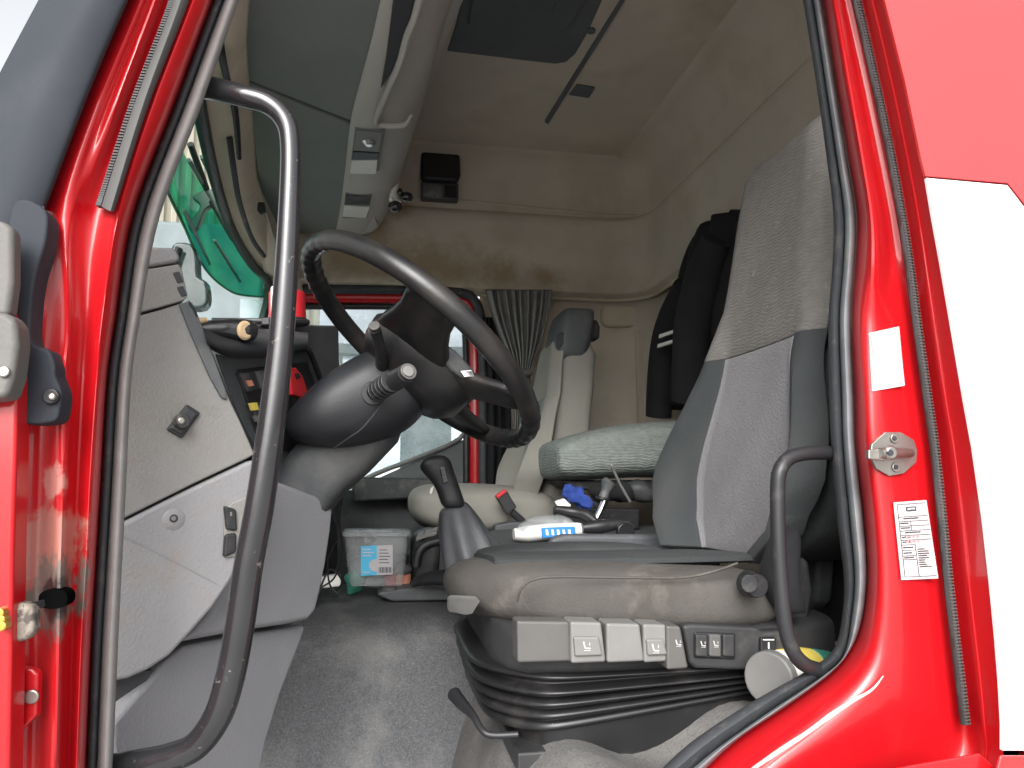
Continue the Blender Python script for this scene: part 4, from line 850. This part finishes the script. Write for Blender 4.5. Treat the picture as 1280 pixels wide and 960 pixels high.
# base frame under the cushion
rings = []
fb = [(.180, 1.20, 1.56), (.195, 1.14, 1.60), (.22, 1.105, 1.62), (.30, 1.095, 1.62), (.66, 1.095, 1.62), (.72, 1.12, 1.6)]
loft('seat_frame', [srect(Vector((x, (a + b) / 2, 1.548)), Vector((0, (b - a) / 2, 0)), Vector((0, 0, .037)), 7, 28) for x, a, b in fb], 'base_dark', ds, bevel=.0)
slab('front_release', [P(561, 750, 1.30), P(566, 747, 1.28), P(598, 749, 1.16), P(600, 752, 1.155), P(590, 768, 1.16), P(582, 769, 1.2), P(561, 765, 1.30)], (0.0, .035, 0), 'lever', ds, bevel=.004)
def lever(nm, x0, y0, x1, y1, m, Y=1.06, th=.04, par=None, sk=4, seat=True, drop=0):
    o = slab(nm, [P(x0, y0, Y), P(x1, y0 + 1, Y), P(x1 + sk, y1 - 2, Y), P(x0 + 1, y1, Y)], (0, th, 0), m, ds, bevel=.004, seg=3); return o
lever('lever_housing', 646, 776, 712, 829, 'lever_dark', 1.065)
def seat_icon(par, cx, cy, Y, s=1.0):
    for q in ([(-6, -8), (-4, -9), (-1, 2), (-3, 3)], [(-3, 1), (6, 1), (6, 3), (-3, 3)], [(-4, 5), (6, 5), (6, 6), (-4, 6)], [(4, -7), (5.2, -7), (5.2, -2), (4, -2)]):
        pslab('icon', [(cx + a * s, cy + b * s) for a, b in q], Y, .002, 'icon', par, bevel=0)
for x0, y0, x1, y1, face in ((713, 777, 752, 830, True), (758, 779, 800, 829, False), (804, 780, 833, 829, True)):
    lv = lever('lever', x0, y0, x1, y1, 'lever', 1.052, .045, sk=6)
    if face:
        fc = pslab('lever_face', [(x0 + 4, y0 + 19), (x1 - 3, y0 + 19), (x1 + 2, y1 - 10), (x0 + 6, y1 - 9)], 1.047, .008, 'lever', lv, bevel=.003)
        seat_icon(lv, (x0 + x1) / 2 + 1, y0 + 32, 1.0458, .8)
lv = lever('lever', 833, 782, 851, 838, 'lever_dark', 1.046, .045, sk=10)
seat_icon(lv, 848, 805, 1.0445, .6)
sp = pslab('switch_panel', [(853, 782), (865, 780), (948, 784), (955, 790), (990, 788), (992, 840), (870, 836), (862, 830)], 1.075, .05, 'base_dark', ds, bevel=.006)
pslab('switch_bezel', [(868, 790), (920, 792), (920, 825), (868, 823)], 1.072, .01, 'black', sp, bevel=.003)
for i in range(3):
    x = 870 + i * 17; b_ = pslab('rocker_switch', [(x, 793), (x + 15, 793.5), (x + 15, 822), (x, 821)], 1.0665, .01, 'lever_dark' if i == 1 else 'base_dark', sp, bevel=.003)
seat_icon(sp, 879, 806, 1.0655, .55); seat_icon(sp, 895, 806, 1.0655, .55)
pslab('rocker_switch', [(951, 797), (971, 797), (971, 826), (951, 826)], 1.068, .01, 'black', sp, bevel=.003)
disc('switch_zero', P(961, 819, 1.0675), NY, .0040, .001, 'white', sp, seg=14, bevel=0); disc('switch_zero_centre', P(961, 819, 1.0668), NY, .0026, .001, 'black', sp, seg=14, bevel=0)
pslab('switch_one', [(960.3, 803), (961.8, 803), (961.8, 811), (960.3, 811)], 1.0672, .001, 'white', sp, bevel=0)
pslab('switch_text', [(954, 799), (968, 799), (968, 800.5), (954, 800.5)], 1.0672, .001, 'pale_ink', sp, bevel=0)
# bellows: stacked rubber folds
zs = [(1.492, .0), (1.483, .014), (1.474, .0)]
rings = []
z = 1.522; folds_ = [(0, .030), (.006, .034), (.012, .020), (.016, -.010), (.022, -.012)]
levels = []
for k in range(5):
    sc_ = 1 - .012 * k
    levels += [(z, -.016), (z - .003, .006 - k * .005), (z - .0075, .012 - k * .006), (z - .012, .006 - k * .005), (z - .0155, -.016 - k * .003)]
    z -= .0165 if k else .022
for z_, o_ in levels:
    sag = 1
    cx, cy, hx, hy = .44, 1.37, .285 + o_, .27 + o_
    r = []
    for p in srect(Vector((cx, cy, z_)), Vector((hx, 0, 0)), Vector((0, hy, 0)), 5.5, 64):
        p.z = 1.522 - (1.522 - p.z) * (1.12 - .75 * max(0, p.x - .22) / .5)
        # front corner drawn in like the seat plan
        if p.x < .25: p.y = 1.37 + (p.y - 1.37) * (1 - (.25 - p.x) * 2.0)
        r.append(p)
    rings.append(r)
loft('bellows', rings, 'bellows', ds, sub=1)
zb_ = z - .0
loft('base_tray', [srect(Vector((.46, 1.37, z__)), Vector((hx, 0, 0)), Vector((0, hy, 0)), 6, 32) for z__, hx, hy in ((1.47, .24, .245), (1.43, .245, .25), (1.38, .24, .245))], 'bellows', ds)
tube('slide_bar', rl([(568, 868, 1.28), (578, 880, 1.24), (592, 895, 1.18), (602, 912, 1.15), (615, 919, 1.14), (648, 918, 1.13)]), [.012, .010, .006, .005, .005, .005], 'black', ds, n=5, seg=10)
tube('rail_strip', rl([(690, 905, 1.122), (860, 878, 1.122)]), .0012, 'lever_dark', ds, n=2, seg=6)
box('floor_bracket', P(655, 930, 1.2), .05, .16, .03, 'base_dark', ds, bevel=.004)
# seat belt buckle side: dark side storage between seat and pillar
wp_ = thing('side_cubby', P(1020, 800, 1.35), 'black moulded storage cubby between the driver seat and the rear pillar', 'cubby')
slab('cubby_wall', [PX(x, y, .86) for x, y in [(965, 600), (1120, 560), (1120, 830), (965, 840)]], (.02, 0, 0), 'black_rough', wp_, bevel=.004)
slab('cubby_cover', [PX(x, y, .80) for x, y in [(985, 640), (1000, 632), (1018, 652), (1022, 700), (1018, 752), (1005, 768), (985, 770)]], (.04, 0, 0), 'dash_mid', wp_, bevel=.012, seg=3)
box('cubby_floor', (.80, 1.2, 1.30), .3, .7, .02, 'black_rough', wp_)

# ------------------------------------------------------------------ passenger seat
ps = thing('passenger_seat', (.35, 2.65, 1.2), 'beige passenger seat with grey centre and a grey headrest on the far side', 'seat')
rings = []
for x, zt, zb, yn, yf, e in [(.10, 1.74, 1.70, 2.50, 2.80, 2.3), (.115, 1.77, 1.66, 2.44, 2.86, 2.8), (.16, 1.785, 1.63, 2.40, 2.9, 3.2), (.25, 1.79, 1.62, 2.39, 2.91, 3.5), (.40, 1.785, 1.61, 2.39, 2.91, 3.5), (.55, 1.77, 1.61, 2.39, 2.91, 3.5), (.60, 1.75, 1.63, 2.42, 2.88, 3)]:
    rings.append(srect(Vector((x, (yn + yf) / 2, (zt + zb) / 2)), Vector((0, (yf - yn) / 2, 0)), Vector((0, 0, (zt - zb) / 2)), e, 36))
loft('cushion', rings, 'pass_seat', ps, sub=1)
phw = interp([(0, .20), (.2, .265), (.6, .20), (.85, .15), (1, .10)])
backrest(ps, 2.65, 1.72, 2.32, lambda u: .50 + .10 * u, phw, 'pass_seat', 'bunk', 'pass_seat', .60, .10, ji=10)
rings = []
for y, x, a, b in ((460, 707, .045, .10), (452, 708, .060, .12), (430, 712, .068, .125), (408, 716, .066, .12), (395, 719, .062, .118), (391, 720, .050, .10)):
    rings.append(srect(P(x - 3, y, 2.62), Vector((a, 0, 0)), Vector((0, b, 0)), 5, 28))
loft('headrest', rings, 'dash_mid', ps, sub=1)
pslab('headrest_slot', [(697, 417), (705, 414), (707, 430), (698, 436)], 2.50, .03, 'ink', ps, bevel=.006)
pslab('headrest_knob', [(738, 400), (747, 398), (751, 408), (750, 424), (738, 425)], 2.6, .06, 'black_rough', ps, bevel=.012)
box('seat_base', (.36, 2.65, 1.36), .40, .42, .50, 'dash_dark', ps, bevel=.02)
# belt buckle
bk = thing('belt_buckle', P(632, 640, 2.3), 'black belt buckle with a red release button beside the passenger cushion', 'seat belt')
slab('buckle_body', rl([(620, 621, 2.3), (633, 612, 2.3), (646, 634, 2.3), (634, 644, 2.3)]), (0, .03, 0), 'black', bk, bevel=.004)
slab('release_button', rl([(620, 619.5, 2.295), (632, 611, 2.295), (634, 615, 2.295), (622, 623.5, 2.295)]), (0, .03, 0), 'red_plastic', bk, bevel=.002)
tube('belt_stalk', rl([(640, 640, 2.31), (656, 655, 2.31), (668, 668, 2.31)]), .012, 'base_dark', bk, n=3, seg=8)
# bunk cushion end
bu = thing('bunk_cushion', (.9, 2.2, 1.8), 'grey green patterned bunk cushion folded behind the driver seat', 'bunk')
rg = []
for x, yt, yb in ((694, 562, 580), (697, 553, 596), (706, 547, 601), (730, 540, 601), (765, 531, 599), (800, 526, 597), (840, 523, 596), (900, 522, 600), (950, 522, 604)):
    a, b = P(x, yt, 2.15), P(x, yb, 2.15); c = (a + b) / 2; c.y += .16; rg.append(srect(c, (a - b) / 2, Vector((0, .20, 0)), 3.6, 36))
loft('cushion_pad', rg, 'bunk', bu, sub=1)
pslab('bunk_frame', [(700, 600), (950, 600), (950, 625), (720, 612)], 2.2, .3, 'black_rough', bu, bevel=.01)

# ------------------------------------------------------------------ centre console and what lies on it
cc = thing('centre_console', (.5, 1.9, 1.5), 'blue grey plastic centre console between the two seats', 'console')
def slant(name, pp, m, par, th=.06, bevel=.006): return slab(name, rl(pp), (0, 0, -th), m, par, bevel=bevel)
slant('console_tray', [(560, 668, 2.25), (700, 655, 2.25), (860, 656, 2.25), (900, 690, 1.70), (700, 690, 1.70), (560, 690, 1.75)], 'dash_mid', cc, .14)
pslab('console_side', [(682, 690), (690, 672), (705, 668), (850, 668), (850, 720), (682, 720)], 1.72, .03, 'boot', cc, bevel=.012)
pslab('console_back', [(618, 656), (640, 652), (700, 655), (760, 653), (760, 675), (618, 668)], 2.28, .05, 'dash_mid', cc, bevel=.008)
pslab('tray_insert', [(516, 668), (548, 659), (552, 672), (548, 735), (512, 738)], 2.0, .12, 'dash_dark', cc, bevel=.02)
tube('tray_arch', rl([(520, 708, 1.93), (524, 690, 1.93), (535, 680, 1.93), (552, 676, 1.93)]), .012, 'black', cc, n=4, seg=10)
for i, (a, b) in enumerate(((523, 665), (532, 662), (540, 660))): slab('tray_key', rl([(a, b, 2.0), (a + 8, b - 2, 2.0), (a + 6, b + 4, 1.96), (a - 3, b + 7, 1.96)]), (0, 0, -.01), 'lever', cc, bevel=.002)
pslab('storage_bin', [(694, 634), (800, 636), (800, 662), (694, 660)], 2.1, .03, 'black', cc, bevel=.006)

gs = thing('gear_lever', P(590, 690, 1.72), 'black gear lever with thumb switch rising from a grey leather boot', 'gear lever')
rg = []
for x0, y0, x1, y1, hy in ((526, 588, 536, 592, .010), (524, 574, 544, 595, .020), (532, 571, 555, 584, .022), (545, 571, 563, 584, .022), (551, 590, 565, 588, .02), ):
    pass
for y, xa, xb_, hy in ((568.5, 543, 553, .008), (571, 534, 559, .016), (576, 526, 564, .021), (583, 524, 566, .023), (590, 527, 568, .023), (598, 536, 571, .021), (610, 545, 575, .020), (624, 549, 580, .020), (637, 553, 583, .022)):
    a, b = P(xa, y, 1.66), P(xb_, y, 1.66); rg.append(srect((a + b) / 2, (b - a) / 2, Vector((0, hy, 0)), 2.4, 20))
kb = loft('knob', rg, 'black', gs, sub=1)
slab('thumb_switch', rl([(549, 584, 1.635), (556, 582, 1.635), (561, 602, 1.635), (554, 605, 1.635)]), (0, .01, 0), 'black_gloss', kb, bevel=.002)
slab('switch_tip', rl([(551, 587, 1.632), (555, 586, 1.632), (557, 594, 1.632), (553, 595, 1.632)]), (0, .01, 0), 'lever_dark', kb, bevel=.001)
slab('range_flap', rl([(538, 610, 1.65), (543, 607, 1.65), (540, 618, 1.65), (536, 617, 1.65)]), (0, .02, 0), 'steel', kb, bevel=.001)
rg = []
for k, ((xa, ya), (xb, yb), hy) in enumerate([((581, 624), (550, 636), .03), ((588, 632), (549, 642), .036), ((598, 645), (548, 660), .046), ((607, 660), (550, 678), .055), ((617, 676), (553, 694), .062), ((628, 690), (556, 712), .07), ((640, 700), (560, 730), .08)]):
    a, b = P(xa, ya, 1.68), P(xb, yb, 1.68); c = (a + b) / 2; r = srect(c, (a - b) / 2, Vector((0, hy, 0)), 2.3, 40)
    r = [c + (p - c) * (1 + .05 * min(k, 4) / 2 * math.sin(j * math.pi * 2 / 40 * 7 + k * .5)) for j, p in enumerate(r)]; rg.append(r)
loft('boot', rg, 'boot', gs, sub=1)

hb = thing('parking_brake_lever', P(760, 660, 1.95), 'chrome and black stalk lever rising behind the cushion with a round grip', 'lever')
tube('lever_rod', rl([(744, 652, 1.95), (752, 636, 1.95), (757, 622, 1.95)]), .010, 'chrome', hb, n=3, seg=14)
tube('lever_grip', rl([(754, 622, 1.95), (757, 614, 1.95), (761, 604, 1.95), (763, 601, 1.95)]), [.014, .012, .022, .014], 'dash_mid', hb, n=5, seg=16)
disc('grip_collar', P(753, 625, 1.95), (.2, 0, 1), .020, .008, 'black', hb)
wp2 = thing('black_hand_lever', P(740, 655, 1.9), 'flat black hand lever lying across the console behind the cushion', 'lever')
tube('lever_arm', rl([(694, 636, 1.9), (715, 640, 1.9), (733, 644, 1.88), (745, 653, 1.86)]), [.008, .014, .014, .010], 'black', wp2, n=4, seg=10)
tube('lever_pivot', rl([(728, 660, 1.85), (750, 658, 1.85), (775, 655, 1.85), (790, 660, 1.85)]), [.012, .018, .014, .016], 'black', wp2, n=4, seg=12)
disc('pivot_disc', P(780, 664, 1.83), NY, .022, .02, 'black_gloss', wp2)
pn = thing('pen', P(770, 600, 1.9), 'thin grey pen sticking up by the bunk cushion', 'pen')
tube('pen_body', rl([(765, 583, 1.9), (775, 605, 1.88), (788, 628, 1.86)]), .004, 'lever_dark', pn, n=2, seg=8)
tube('pen_tip', rl([(765, 583, 1.9), (763, 579, 1.9)]), [.004, .001], 'lever', pn, n=2, seg=8)
rgb = thing('blue_rag', P(720, 634, 2.05), 'crumpled blue glove stuffed into the storage bin', 'glove')
rr_ = tube_rings(cr(rl([(704, 613, 2.06), (716, 617, 2.05), (728, 626, 2.04), (740, 634, 2.03)]), 8), .022, 28)
rr_ = [[sum(g_, Vector()) / 28 + (p - sum(g_, Vector()) / 28) * (1 + .45 * noise.noise(p * 60) + .25 * noise.noise(p * 140)) * (.6 + .4 * math.sin(math.pi * min(1, (k_ + 2) / len(rr_)))) for p in g_] for k_, g_ in enumerate(rr_)]
loft('rag', rr_, 'blue', rgb, sub=1)
pp_ = thing('paper_scrap', P(705, 632, 2.05), 'scrap of white paper tucked under the blue glove', 'paper')
slab('paper', rl([(694, 628, 2.05), (706, 624, 2.05), (714, 632, 2.04), (700, 637, 2.04)]), (0, .01, .003), 'white', pp_, bevel=0)
dg = thing('black_gloves', P(770, 620, 2.1), 'dark wadded work gloves under the bunk cushion', 'gloves')
blob('glove', P(778, 618, 2.1), .05, .04, .03, 'cloth_black', dg, jig=.5); blob('glove', P(755, 616, 2.12), .04, .04, .025, 'cloth_black', dg, jig=.5); blob('glove', P(800, 615, 2.1), .05, .04, .035, 'dash_dark', dg, jig=.5)
pk = thing('wipes_pack', P(690, 676, 1.86), 'white and blue soft pack of wipes in clear wrap on the console', 'packet')
tube('pack_body', rl([(642, 668, 1.88), (660, 667, 1.88), (690, 664, 1.88), (722, 662, 1.88), (732, 662, 1.88)]), [.016, .024, .023, .021, .012], 'white', pk, n=5, seg=16, squash=(.85, 1.3))
pslab('pack_print', [(677, 660), (719, 658), (720, 670), (678, 673)], 1.843, .01, 'print_blue', pk, bevel=.003)
for i, x in enumerate((682, 689, 696, 703, 710)): pslab('pack_lettering', [(x, 662), (x + 3, 662), (x + 4, 669), (x + 1, 669)], 1.8415, .003, 'white', pk, bevel=0)
tube('wrap', rl([(650, 662, 1.86), (668, 655, 1.9), (700, 653, 1.9), (715, 655, 1.88)]), [.010, .020, .020, .008], 'clear_plastic', pk, n=5, seg=12)

# plastic tub
tb = thing('plastic_tub', P(470, 735, 1.95), 'clear plastic tub with a blue and white label standing on the engine tunnel', 'tub')
def tubr(y, dx, dy): 
    a, b = P(431 - dx, y, 1.90), P(510 + dx, y, 1.90); c = (a + b) / 2; c.y += .07; return srect(c, (b - a) / 2, Vector((0, .07 + dy, 0)), 8, 40)
loft('tub_wall', [tubr(733, -5, -.006), tubr(700, -1, 0), tubr(668, 2, .006)], 'clear_plastic', tb, solid=.0)
loft('tub_rim', [tubr(671, 2.5, .008), tubr(670, 4.5, .012), tubr(666, 4.5, .012), tubr(665, 2.5, .008)], 'clear_plastic', tb)
lb = pslab('label', [(451, 683), (491, 681), (491, 718), (451, 720)], 1.893, .002, 'label_blue', tb, bevel=0)
pslab('barcode_panel', [(471, 682), (491, 681), (491, 718), (471, 719)], 1.8915, .001, 'white_print', lb, bevel=0)
bars = []
for i in range(9): bars.append(quad8(lambda x, y: P(x, y, 1.8905), 473.5 + i * 1.8, 709, 474.3 + i * 1.8 + (i % 3) * .2, 716, .001, NY))
for i in range(5): bars.append(quad8(lambda x, y: P(x, y, 1.8905), 474, 687 + i * 4, 484 + (i * 7) % 5, 687.9 + i * 4, .001, NY))
o = boxes('barcode', bars, 'ink', lb); o['kind'] = 'stuff'
pslab('label_picture', [(461, 705), (466, 700), (474, 699), (477, 706), (472, 714), (464, 713)], 1.8912, .001, 'white_print', lb, bevel=0, curve=2)
boxes('label_text', [quad8(lambda x, y: P(x, y, 1.8912), 453, 686 + i * 4, 464 + (i % 2) * 4, 687.4 + i * 4, .001, NY) for i in range(3)] + [quad8(lambda x, y: P(x, y, 1.8912), 453, 715, 463, 716.3, .001, NY)], 'white_print', lb)
# sundries in the tub, each its own thing
cols = ['dash_dark', 'lever', 'blue', 'black', 'red_plastic', 'dash_mid', 'green_print', 'white', 'orange', 'steel']
desc = {'dash_dark': ('dark grey crumpled pouch', 'pouch'), 'lever': ('grey plastic cap', 'cap'), 'blue': ('blue cloth scrap', 'cloth'), 'black': ('black cable bundle', 'cable'), 'red_plastic': ('red plastic wrapper', 'wrapper'), 'dash_mid': ('mid grey lid', 'lid'), 'green_print': ('dark green packet', 'packet'), 'white': ('white paper ball', 'paper'), 'orange': ('orange brown wrapper', 'wrapper'), 'steel': ('steel clip', 'clip')}
where = ['in the left half of the tub', 'at the tub bottom, below the label', 'in the tub behind the label', 'in the right half of the tub', 'near the tub bottom', 'against the right wall of the tub', 'at the bottom left of the tub', 'high in the tub behind the label', 'low in the right corner of the tub', 'at the tub rim above the label']
spots = [(444, 700), (468, 726), (480, 700), (500, 698), (486, 727), (503, 712), (445, 725), (470, 690), (502, 727), (456, 676)]
for c_, (x, y), w_ in zip(cols, spots, where):
    o = blob('tub_item', P(x, y, 1.96) , .022 + random.random() * .012, .028, .018 + random.random() * .012, c_, None, jig=.6)
    tag(o, desc[c_][0] + ' ' + w_, desc[c_][1])
wr = tube('charger_cable', rl([(430, 612, 1.5), (424, 650, 1.62), (428, 690, 1.68), (418, 722, 1.70), (402, 735, 1.70), (420, 738, 1.70), (427, 725, 1.68), (412, 712, 1.68), (398, 742, 1.68), (396, 750, 1.66)]), .0022, 'black', None, n=8, seg=6)
tag(wr, 'thin black cable looping down beside the plastic tub', 'cable', 'black cables beside the tub')
wr = tube('charger_cable', rl([(415, 640, 1.55), (422, 670, 1.62), (410, 700, 1.66), (412, 730, 1.68), (422, 744, 1.68), (404, 746, 1.66)]), .0020, 'black', None, n=8, seg=6)
tag(wr, 'second black cable hanging closer to the grey knee panel, ending left of the tub', 'cable', 'black cables beside the tub')
o = pslab('white_charger', [(398, 722), (424, 718), (428, 733), (402, 736)], 1.82, .03, 'white', None, bevel=.005); tag(o, 'small white charger block lying behind the looping cables', 'charger')
o = tube('black_glove', rl([(514, 731, 1.80), (530, 724, 1.80), (552, 722, 1.78), (566, 726, 1.76)]), [.008, .018, .020, .014], 'cloth_black', None, n=5, seg=12, squash=(.8, 1.5)); tag(o, 'black folded pouch lying at the foot of the gear lever boot', 'pouch')

# ------------------------------------------------------------------ on the rear pillar
f4 = vplane((1085, .884), (1150, .888))
c1_ = thing('pillar_card', f4(1110, 484, 0), 'small plain white card in a clear sleeve high on the red pillar', 'sticker')
fs('sleeve', [(1087, 416), (1124, 408), (1131, 482), (1091, 489)], .003, .002, 'film', c1_, f4, bevel=0)
fs('card', [(1089, 420), (1121, 414), (1129, 478), (1096, 486)], .0045, .001, 'white_print', c1_, f4, bevel=0)
def bil(q, u, v): 
    a = Vector(q[0]).lerp(Vector(q[1]), u); b = Vector(q[3]).lerp(Vector(q[2]), u); return a.lerp(b, v)
def printq(q, off, u0, v0, u1, v1):
    pts = [bil(q, u, v) for u, v in ((u0, v0), (u1, v0), (u1, v1), (u0, v1))]
    k = [f4(p.x, p.y, off) for p in pts]; return k + [p - f4.n * .0004 for p in k]
q1 = [(1089, 420), (1121, 414), (1129, 478), (1096, 486)]
boxes('faded_print', [printq(q1, .0052, .15, .15 + i * .09, .45 + .4 * random.random(), .17 + i * .09) for i in range(8)], 'pale_ink', c1_)
c2_ = thing('pillar_label', f4(1145, 725, 0), 'long white printed data label with a ruled table low on the red pillar', 'sticker')
q2 = [(1117, 628), (1158, 625), (1173, 722), (1128, 725)]
q2b = [(1117, 628), (1158, 625), (1173, 723), (1127, 725)]
fs('label_sheet', q2b, .004, .001, 'white_print', c2_, f4, bevel=0)
P_ = []
for v in (.03, .19, .25, .31, .37, .43, .49, .55, .62, .69, .74, .96): P_.append(printq(q2b, .0048, .10, v, .97 if v < .5 or v > .9 else .48, v + .006))
for u, v0, v1 in ((.10, .03, .96), (.44, .25, .37), (.49, .55, .96)): P_.append(printq(q2b, .0048, u, v0, u + .012, v1))
for i in range(9): P_.append(printq(q2b, .0048, .54, .57 + i * .028 + (.04 if i > 0 else .04), .70 + random.random() * .25, .582 + i * .028 + .04))
for v in (.21, .27, .33, .39, .45, .51, .58, .65, .71): P_.append(printq(q2b, .0048, .14 + (.1 if v in (.21, .39) else 0), v, .34 + random.random() * .12 + (.3 if v in (.21, .39) else 0), v + .014))
boxes('ruled_print', P_, 'ink', c2_)
boxes('logo_block', [printq(q2b, .0050, .36, .07, .66, .125)], 'ink', c2_)
boxes('logo_lettering', [printq(q2b, .0056, .40 + i * .04, .085, .425 + i * .04, .108) for i in range(6)], 'pale_ink', c2_)
boxes('faint_stamp', [printq(q2b, .0054, .25 + (i % 4) * .11, .44 + (i // 4) * .06, .31 + (i % 4) * .11, .465 + (i // 4) * .06) for i in range(8)], 'pink_ink', c2_)
# striker bolt
stt = thing('door_striker', f4(1117, 590, 0), 'eight sided steel door striker plate with a protruding pin on the red pillar', 'door striker')
fs('striker_plate', [(1090, 555), (1107, 540), (1126, 540), (1143, 550), (1147, 563), (1146, 578), (1130, 592), (1112, 595), (1096, 586), (1088, 570)], .006, .005, 'steel', stt, f4, bevel=.001)
tube('striker_pin', [f4(1138, 566, .012), f4(1125, 566, .022), f4(1110, 566, .030), f4(1100, 566, .032)], [.006, .0068, .0068, .006], 'steel', stt, n=3, seg=14)
fs('striker_tongue', [(1086, 562), (1106, 560), (1112, 564), (1112, 572), (1106, 576), (1086, 574)], .030, .007, 'steel', stt, f4, bevel=.002)
disc('pin_head', f4(1113, 566, .034), f4.n, .010, .004, 'steel', stt, r2=.007); disc('pin_socket', f4(1113, 566, .039), f4.n, .004, .001, 'ink', stt, bevel=0)
for x, y in ((1118, 548), (1120, 584)): disc('screw', f4(x, y, .0065), f4.n, .0065, .002, 'steel', stt); disc('screw_socket', f4(x, y, .0088), f4.n, .003, .001, 'ink', stt, bevel=0)

# canister tucked between the seat and the sill
cn = thing('white_canister', P(985, 850, 1.02), 'white canister with yellow label lying by the door sill', 'canister')
pa, pb = P(962, 848, 1.03), P(1075, 825, 1.25)
cyl('canister_body', pa, pb, .036, .036, 'white', cn); 
dx_ = (pb - pa).normalized()
cyl('canister_lid', pa - dx_ * .006, pa + dx_ * .012, .037, .039, 'lever', cn, bevel=.004)
cyl('canister_label', pa + dx_ * .045, pa + dx_ * .125, .0368, .0368, 'yellow', cn)
cyl('label_band', pa + dx_ * .126, pa + dx_ * .18, .0372, .0372, 'green_print', cn)
tx = []
qq = dx_.to_track_quat('Z', 'Y').to_matrix()
for i in range(6):
    for s in range(3):
        a0 = None
        c0 = pa + dx_ * (.054 + i * .011); th0 = R(250 + s * 18)
        def cp(d, a, r=.0373): return c0 + dx_ * d + qq @ Vector((r * math.cos(a), r * math.sin(a), 0))
        q = [cp(0, th0), cp(.002, th0), cp(.002, th0 + R(12)), cp(0, th0 + R(12))]; tx.append(q + [p - (p - c0).normalized() * .0005 for p in q])
boxes('label_text', tx, 'ink', cn)
